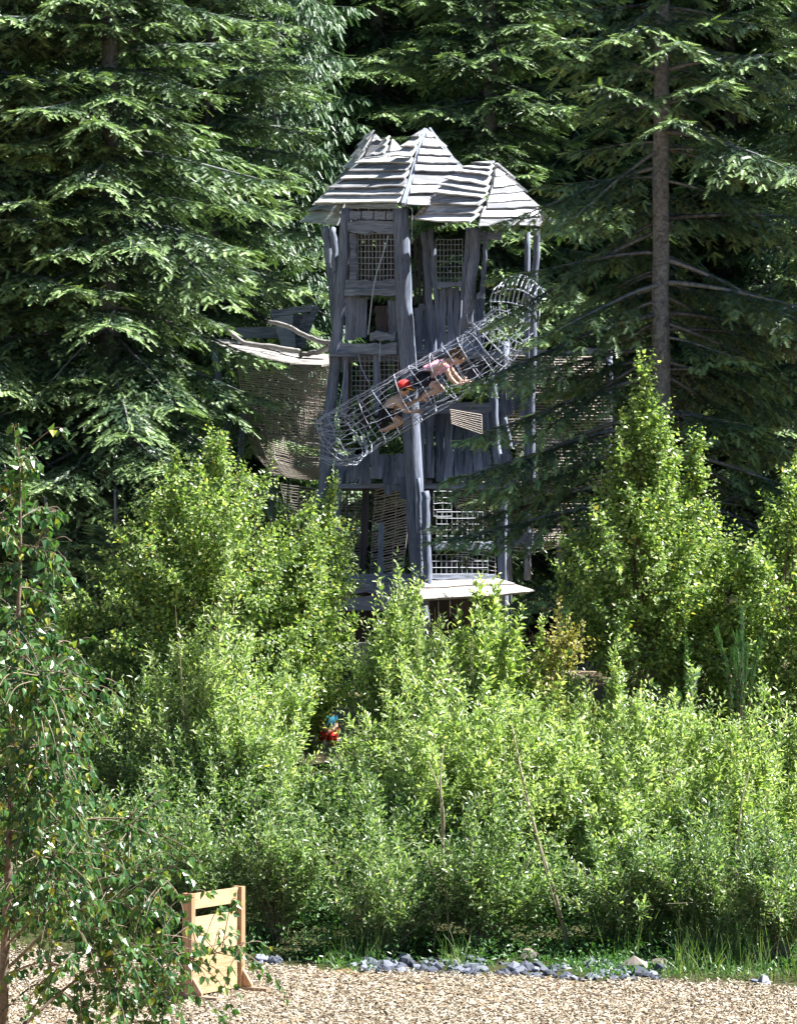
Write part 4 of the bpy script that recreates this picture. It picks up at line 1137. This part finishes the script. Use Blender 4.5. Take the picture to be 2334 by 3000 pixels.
willow(227, 715, 2060, 140, 36.3, 1000, 'willow at the foot of the broad birch, left of the seated child')
willow(228, 2130, 2190, 150, 34.8, 1100, 'willow right of the thin bare stem near the right edge', mat='sallow')
willow(229, 1800, 2240, 150, 34.6, 1100, 'willow right of the leaning pale stem, above the knee high one')
willow(230, 1050, 2190, 75, 37.4, 420, 'small willow right beside the seated child, hiding the pale path', mat='dull', leaf=.055)
willow(216, 420, 2010, 190, 37.0, 1200, 'shaded willow at the left behind the near birch', leaders=5, leaf=.060)


# --- leaning pale sapling in the thicket
def leaning():
    p0 = W(1668, 2790, 33.2); p0[2] = float(gz(p0[0], p0[1])) - .03
    root = thing('leaning_sapling', p0, 'thin pale sapling stem leaning left out of the stones', 'sapling')
    st = MB(); pth = smooth_path([p0, W(1630, 2640, 33.1), W(1575, 2460, 33.0), W(1530, 2280, 33.0), W(1500, 2130, 33.2)], 18)
    tube(st, pth, np.linspace(.026, .008, 18), 7, np.random.default_rng(4), .05)
    p1 = smooth_path([W(1640, 2700, 33.0), W(1600, 2560, 32.9), W(1560, 2400, 32.9), W(1520, 2290, 33.0)], 10)
    tube(st, p1, np.linspace(.010, .004, 10), 5)
    st.build('stem', M['pale_stem'], root, smooth=True)
    rng = np.random.default_rng(5); cr = MB()
    base = np.concatenate([pth[9:], p1[4:]])
    pos = base[rng.integers(len(base), size=420)] + rng.normal(0, .13, (420, 3))
    d = rng.normal(0, 1, (420, 3)) + [0, 0, .4]
    scatter(cr, LEAF_V['willow'], LEAF_Q, [], pos, d, rng.normal(0, .4, (420, 3)) + [0, 0, 1], rng.uniform(.04, .065, 420), .024)
    cr.build('crown', M['willow'], root)


leaning()
for k, (a, b2, c) in enumerate(([(1270, 2650), (1300, 2400), (1255, 2230)], [(1318, 2640), (1290, 2330), (1300, 2180)], [(2150, 2600), (2165, 2400), (2195, 2260)])):
    q0 = W(*a, 33.2); q0[2] = float(gz(q0[0], q0[1]))
    st = MB(); pth = smooth_path([q0 - [0, 0, .03], W(*b2, 33.1), W(*c, 33.2)], 12); tube(st, pth, np.linspace(.014, .005, 12), 6, np.random.default_rng(k), .06)
    o = st.build('bare_stem', M['pale_stem'], None, True, origin=q0)
    tag(o, ['thin bare stem rising through the low willows, left of two in the middle', 'thin bare stem rising through the low willows, right of two in the middle', 'thin bare stem in the thicket near the right edge'][k], 'bare stem')


# --- near birch at the left edge
def near_birch():
    rng = np.random.default_rng(77); Y = 21.0
    b = np.array([W(20, 2600, Y)[0], Y, 0.0])
    root = thing('birch_tree', b, 'near birch with large dark hanging leaves at the left edge', 'birch tree')
    st, cr = MB(), MB()
    trunk = smooth_path([b + [-.02, 0, -.05], W(12, 2900, Y), W(28, 2500, Y), W(45, 2000, Y), W(60, 1650, Y), W(58, 1345, Y)], 30)
    tube(st, trunk, np.linspace(.036, .005, 30), 8, rng, .05)
    P, D, U, S = [], [], [], []

    def twig(pts, r0, gap=.030, leaf=.056, sub=True, dens=1.0):
        pth = smooth_path(pts, 18); tube(st, pth, np.linspace(r0, .0022, 18), 5, caps=False)
        T = nrm(np.gradient(pth, axis=0)); Lt = np.linalg.norm(np.diff(pth, axis=0), axis=1).sum()
        if sub:
            for i in range(4, 18):
                for _ in range(3):
                    if rng.random() > .75 * dens: continue
                    l = rng.uniform(.12, .34) * min(1, Lt / .7)
                    d = nrm(T[i] * .5 + rng.normal(0, .6, 3)); e = pth[i] + d * l; e2 = pth[i] + d * l * 1.5 + [0, 0, -.28 * l - .02]
                    twig([pth[i], e, e2], .0035, leaf=leaf, sub=False, gap=.034)
        n = max(3, int(Lt / gap)); idx = (rng.random(n) ** (.75 if sub else 1) * 17).astype(int)
        p = pth[idx] + rng.normal(0, .008, (n, 3))
        d = T[idx] * .35 + rng.normal(0, .45, (n, 3)) + [0, 0, -.75]
        P.append(p + nrm(d) * .015); D.append(d); U.append(rng.normal(0, .6, (n, 3)) + [.5, -.8, .5]); S.append(leaf * rng.uniform(.65, 1.15, n))

    # ascending and spreading branches off the trunk, drooping at their ends
    for i, (y0, ex, ey, dy, dn) in enumerate([(1400, 100, 1370, .0, .5), (1450, 20, 1400, .1, .6), (1520, 150, 1500, .2, .6), (1560, -20, 1520, .1, .7), (1600, 170, 1640, -.2, .6), (1700, -40, 1680, 0, .8), (1720, 140, 1760, .3, .8), (1800, 10, 1900, -.3, .9), (1850, 190, 1900, .2, .8)]):
        s = W(58, y0, Y); e = W(ex, ey, Y + dy); twig([s, (s + e) / 2 + [0, 0, .03], e], .005, dens=dn * .9, leaf=.062)
    twig([W(60, 1760, Y), W(62, 1600, Y), W(58, 1450, Y), W(57, 1335, Y)], .004, dens=.5, leaf=.060)
    ends = []
    for k in range(40):
        y0 = rng.uniform(1850, 2560); t = (y0 - 1850) / 700
        reach = rng.uniform(20, 130) * (.6 + .5 * t) + 100 * t * rng.random()
        sgn = 1 if rng.random() < .72 else -1
        ends.append((y0, 40 + sgn * reach, y0 - rng.uniform(-160, 160), rng.uniform(-.9, .9)))
    ends += [(2760, 370, 2560, -.1), (2700, 360, 2420, .2), (2700, 300, 2740, -.2), (2850, 260, 2880, -.2), (2520, 390, 2400, .4)]
    for y0, ex, ey, dy in ends:
        s = W(40 - .012 * (y0 - 1800), y0, Y); e = W(ex, ey, Y + dy)
        mid = s * .5 + e * .5 + np.array([0, dy * .2, .10]); end2 = e + (e - s) * .08 + [0, 0, -.07]
        twig([s, mid, e, end2], .008, dens=.44, leaf=.058)
    # low branches that sweep across in front of the wooden screen
    for pts, r in (([(20, 2840), (150, 2720), (290, 2620), (400, 2610), (460, 2670)], .012), ([(60, 3010), (200, 2890), (330, 2800), (430, 2770), (500, 2790)], .012),
                   ([(250, 2850), (380, 2830), (470, 2900), (480, 3000)], .007), ([(290, 2620), (370, 2560), (440, 2550), (490, 2580)], .005), ([(10, 2960), (120, 2880), (220, 2940), (300, 3040)], .008),
                   ([(430, 2770), (560, 2800), (640, 2790), (715, 2760)], .0035), ([(120, 2880), (260, 2780), (330, 2860), (360, 2960)], .006),
                   ([(200, 2680), (330, 2640), (430, 2700), (480, 2780)], .006), ([(320, 2800), (420, 2800), (480, 2840), (500, 2890)], .005)):
        twig([W(x, y, Y + .25 * math.sin(i * 1.3 + x)) for i, (x, y) in enumerate(pts)], r, dens=.42, leaf=.056)
    P, D, U, S = [np.concatenate(k) for k in (P, D, U, S)]
    scatter(cr, LEAF_V['birch'], LEAF_Q, [], P, D, U, S, S * .80)
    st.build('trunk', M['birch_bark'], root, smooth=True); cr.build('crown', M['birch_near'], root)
    print('near birch leaves', len(P))


near_birch()


# --- small conifers among the shrubs
sap = thing('young_fir', (0, 0, 0), 'x', 'young fir')
conifer(61, 3.0, 1.15, .25, .22, 6, .05, .6, .35, .5, .05, M['fir'], 'sap', sap, density=.95, trunk_r=.03, bare=.12)
for k, (px, Y, rz, s, lab) in enumerate(((330, 40.2, 0, 1.0, 'low young fir beside the left birches, its flat tips catching the sun'), (120, 40.5, 2, .95, 'low young fir behind the near birch at the left edge'),
                                  (400, 41.5, 1, .85, 'smaller young fir in the shade behind the left birches'))):
    place(sap, px, Y, lab, rz=rz, s=s, first=(k == 0))


def pine_seedling(seed, px, top, bot, Y, label, n=5, spread=70):
    n += 2
    rng = np.random.default_rng(seed); b = W(px, bot, Y)
    b[2] = float(gz(b[0], Y)); root = thing('young_pine', b, label, 'young pine')
    st, cr = MB(), MB()
    for k in range(n):
        tx = px + (0 if k == 0 else rng.uniform(-spread, spread)); ty = top + (0 if k == 0 else rng.uniform(30, 160))
        pth = smooth_path([b, W((px + tx) / 2, (ty + bot) / 2 + 30, Y + rng.normal(0, .1)), W(tx, ty, Y + rng.normal(0, .15))], 26); tube(st, pth, np.linspace(.012, .004, 26), 5, caps=False)
        m = 420; i = rng.integers(7, 26, m); T = nrm(np.gradient(pth, axis=0))[i]
        d = T * 1.0 + rng.normal(0, .24, (m, 3))
        scatter(cr, [(-.5, 0, 0), (.5, 0, 0), (0, 1, 0)], [], [(0, 1, 2)], pth[i] + rng.normal(0, .012, (m, 3)), d, rng.normal(0, 1, (m, 3)), rng.uniform(.05, .10, m), .005)
    st.build('stem', M['twig'], root); cr.build('crown', M['pine'], root)


pine_seedling(1, 2172, 1790, 2100, 36.5, 'young pine with long blue green candles near the right edge', 6, 80)
pine_seedling(2, 1660, 1800, 2080, 37.0, 'slender young pine candle in front of the yellow patch', 2, 15)
pine_seedling(3, 2010, 1880, 2080, 36.6, 'young pine candles left of the larger young pine', 3, 40)


# --- yellowing shrub in front of the sand
r_ = leafy('birch', 301, 1640, 1840, 75, 36.9, 120, .045, 'shrub with yellow leaves below the tall pointed birch', 'shrub', 'yellow_shrub',
           leaf_mat('yellow_leaves', [(0, (.22, .24, .07)), (.5, (.38, .33, .11)), (1, (.50, .42, .20))], trans=.4), M['twig'], BUSH, leaders=2, zbase=1.9)


# --- undergrowth, grasses
def undergrowth():
    rng = np.random.default_rng(88); cr = MB(); n = 52000
    y = rng.uniform(31.2, 36.2, n); x = rng.uniform(-.13, .13, n) * y
    edge = chip_edge(x) + .22 + 1.2 * rng.random(n) ** .6 + .3 * np.sin(x * 2.1) + .25 * np.sin(x * 5.3 + 1)
    k = y > edge; x, y = x[k], y[k]; n = len(x)
    h = np.clip((y - 32.2) * .55, .09, .95) * (.5 + .5 * np.sin(x * 3.7 + y) ** 2)
    z = gz(x, y) + h * rng.random(n)
    d = rng.normal(0, 1, (n, 3)) + [0, -.2, .35]
    scatter(cr, LEAF_V['willow'], LEAF_Q, [], np.stack([x, y, z], -1), d, rng.normal(0, .5, (n, 3)) + [0, -.2, 1], rng.uniform(.03, .075, n), rng.uniform(.015, .032, n))
    tag(cr.build('undergrowth', M['under']), 'tangled low green plants along the foot of the thicket', 'undergrowth', kind='stuff')
    g = MB(); n = 15000
    y = rng.uniform(31.0, 36.0, n); x = rng.uniform(-.13, .13, n) * y
    clump = np.sin(x * 2.3 + 1.2) + np.sin(x * 5.1 - y * 2) + np.sin(x * .9 + 4)
    k = (clump > .5 - .5 * rng.random(n)) & (y > chip_edge(x) + .15 + .8 * rng.random(n) ** 2); x, y = x[k], y[k]; n = len(x)
    pos = np.stack([x, y, gz(x, y)], -1); d = rng.normal(0, .28, (n, 3)) + [0, -.1, 1]
    bl = [(-.5, 0, 0), (.5, 0, 0), (.42, .45, .3), (-.42, .45, .3), (.25, .8, 2.5), (-.25, .8, 2.5), (0, 1, 6)]
    scatter(g, bl, [(0, 1, 2, 3), (3, 2, 4, 5)], [(5, 4, 6)], pos, d, rng.normal(0, 1, (n, 3)), rng.uniform(.15, .62, n) * np.clip((y - chip_edge(x)) * .7, .3, 1), rng.uniform(.006, .012, n))
    tag(g.build('grass', M['grass']), 'long green grass growing at the edge of the wood chips', 'grass', kind='stuff')


undergrowth()


def tuft(seed, px, Y, top, w, n, label, mat):
    rng = np.random.default_rng(seed); x = (px - CX) / F * Y; z0 = float(gz(x, Y)); hh = CAMZ - (top - HZ) / F * Y - z0
    g = MB(); pos = np.array([x, Y, z0]) + rng.normal(0, w * .35, (n, 3)) * [1, 1, 0]
    d = rng.normal(0, .13, (n, 3)) + [0, 0, 1]
    bl = [(-.5, 0, 0), (.5, 0, 0), (.42, .45, .3), (-.42, .45, .3), (.25, .8, 2.), (-.25, .8, 2.), (0, 1, 5)]
    L = hh * rng.uniform(.45, 1.05, n)
    scatter(g, bl, [(0, 1, 2, 3), (3, 2, 4, 5)], [(5, 4, 6)], pos, d, rng.normal(0, 1, (n, 3)), L, rng.uniform(.006, .011, n))
    for i in range(0, n, 3):                      # loose seed heads
        e = pos[i] + nrm(d[i]) * L[i] * .9
        m = 9; pp = e + rng.normal(0, .025, (m, 3)) + np.linspace(-.12, .06, m)[:, None] * nrm(d[i])
        scatter(g, SIMP_V, [], SIMP_T, pp, rng.normal(0, .4, (m, 3)) + [0, 0, 1], rng.normal(0, 1, (m, 3)), .022, .010)
    tag(g.build('grass_tuft', mat, origin=(x, Y, z0)), label, 'grass tuft')


tuft(1, 985, 34.9, 2410, .30, 330, 'tall pale seeding grass tuft right of the wooden screen', M['hay'])
tuft(2, 1035, 34.6, 2500, .25, 240, 'green grass tuft in front of the pale seeding tuft', M['grass'])
tuft(3, 690, 34.6, 2500, .22, 200, 'broad bladed green grass tuft behind the wooden screen', M['grass'])
tuft(4, 2050, 34.4, 2620, .35, 260, 'grass tuft over the chips near the right corner', M['grass'])
tuft(5, 1160, 36.6, 2330, .2, 150, 'thin grass tuft below the wide yellow green willow', M['hay'])


# --- broken stones along the edge of the chips
def rock_mesh(seed, flat=.7):
    rng = np.random.default_rng(seed); import bmesh
    bm = bmesh.new()
    for _ in range(22):
        v = nrm(rng.normal(0, 1, 3)) * rng.uniform(.7, 1.0); bm.verts.new((v[0], v[1] * .8, v[2] * flat))
    bmesh.ops.convex_hull(bm, input=bm.verts)
    for v in [v for v in bm.verts if not v.link_faces]: bm.verts.remove(v)
    me = bpy.data.meshes.new('rock'); bm.to_mesh(me); bm.free(); return me


def stones():
    rng = np.random.default_rng(9); ms = [rock_mesh(k, f) for k, f in enumerate((.7, .55, .8, .65, .75, .5))]
    for m in ms: m.materials.append(M['stone'])

    def put(px, Y, s, label, group=None, mat=None, k=None, rot=None):
        me = ms[rng.integers(6) if k is None else k]
        if mat: me = me.copy(); me.materials[0] = mat
        o = bpy.data.objects.new('broken_stone', me); COL.objects.link(o); x = (px - CX) / F * Y
        o.scale = (s, s, s); o.location = (x, Y, float(gz(x, Y)) + s * rng.uniform(.0, .26)); o.rotation_euler = tuple(rng.uniform(-.5, .5, 2)) + (rng.uniform(0, 6),)
        tag(o, label, 'stone', group)
    put(1555, 32.7, .16, 'flat pale sandstone slab lying left of the leaning stem', mat=M['warmstone'], k=5)
    put(1862, 31.8, .16, 'largest brown sandstone block right of the leaning stem', mat=M['warmstone'], k=2)
    put(1930, 32.1, .14, 'brown sandstone block right behind the largest one', mat=M['warmstone'], k=0)
    put(2236, 30.9, .11, 'pointed grey stone alone near the right corner', k=4)
    put(2208, 30.95, .07, 'small grey stone beside the pointed one near the right corner', k=1)
    for i in range(250):
        a, b, c = [(1030, 1250, 1.0), (1230, 1420, 1.1), (1420, 1640, .9), (1640, 1960, 1.3), (745, 830, .7)][rng.choice(5, p=[.24, .26, .19, .26, .05])]
        px = rng.uniform(a, b); x = (px - CX) / F * 31.8; Y = float(chip_edge(x)) + .10 + rng.random() * c
        put(px, Y, rng.uniform(.024, .11) * rng.uniform(.6, 1.1), 'one of the small blue grey stones tipped along the edge of the chips', 'small broken stones along the chips')


stones()

# ---------------------------------------------------------------- light, sky, camera
def light_and_camera():
    w = bpy.data.worlds.new('World'); scene.world = w; w.use_nodes = True
    nt = w.node_tree; bg = nt.nodes['Background']; sky = nt.nodes.new('ShaderNodeTexSky'); sky.sky_type = 'NISHITA'
    sky.sun_disc = False; sky.sun_elevation = math.asin(SUN[2]); sky.sun_rotation = math.atan2(SUN[0], SUN[1])
    sky.altitude = 300; sky.air_density = 1.0; sky.dust_density = .2; sky.ozone_density = 4.0
    nt.links.new(sky.outputs[0], bg.inputs[0]); bg.inputs[1].default_value = SKY
    l = bpy.data.lights.new('sun', 'SUN'); l.energy = SUNE; l.angle = math.radians(.5); l.color = (1, .98, .945)
    o = bpy.data.objects.new('sun', l); COL.objects.link(o); o.location = (20, 30, 40)
    o.rotation_euler = Vector(SUN).to_track_quat('Z', 'Y').to_euler()
    c = bpy.data.cameras.new('camera'); c.sensor_width = 36; c.sensor_fit = 'AUTO'; c.lens = F / 3000 * 36; c.shift_y = (HZ - 1500) / 3000
    c.clip_start = .5; c.clip_end = 600
    co = bpy.data.objects.new('camera', c); COL.objects.link(co); co.location = (0, 0, CAMZ); co.rotation_euler = (math.pi / 2, 0, 0)
    scene.camera = co
    scene.view_settings.view_transform = 'Standard'; scene.view_settings.look = 'None'; scene.view_settings.exposure = EXPO; scene.view_settings.gamma = 1
    cy = scene.cycles; cy.max_bounces = 6; cy.diffuse_bounces = 2; cy.glossy_bounces = 2; cy.transmission_bounces = 3; cy.use_denoising = True
    cy.caustics_reflective = False; cy.caustics_refractive = False


SKY, SUNE, EXPO = .038, 5.0, 1.92
light_and_camera()
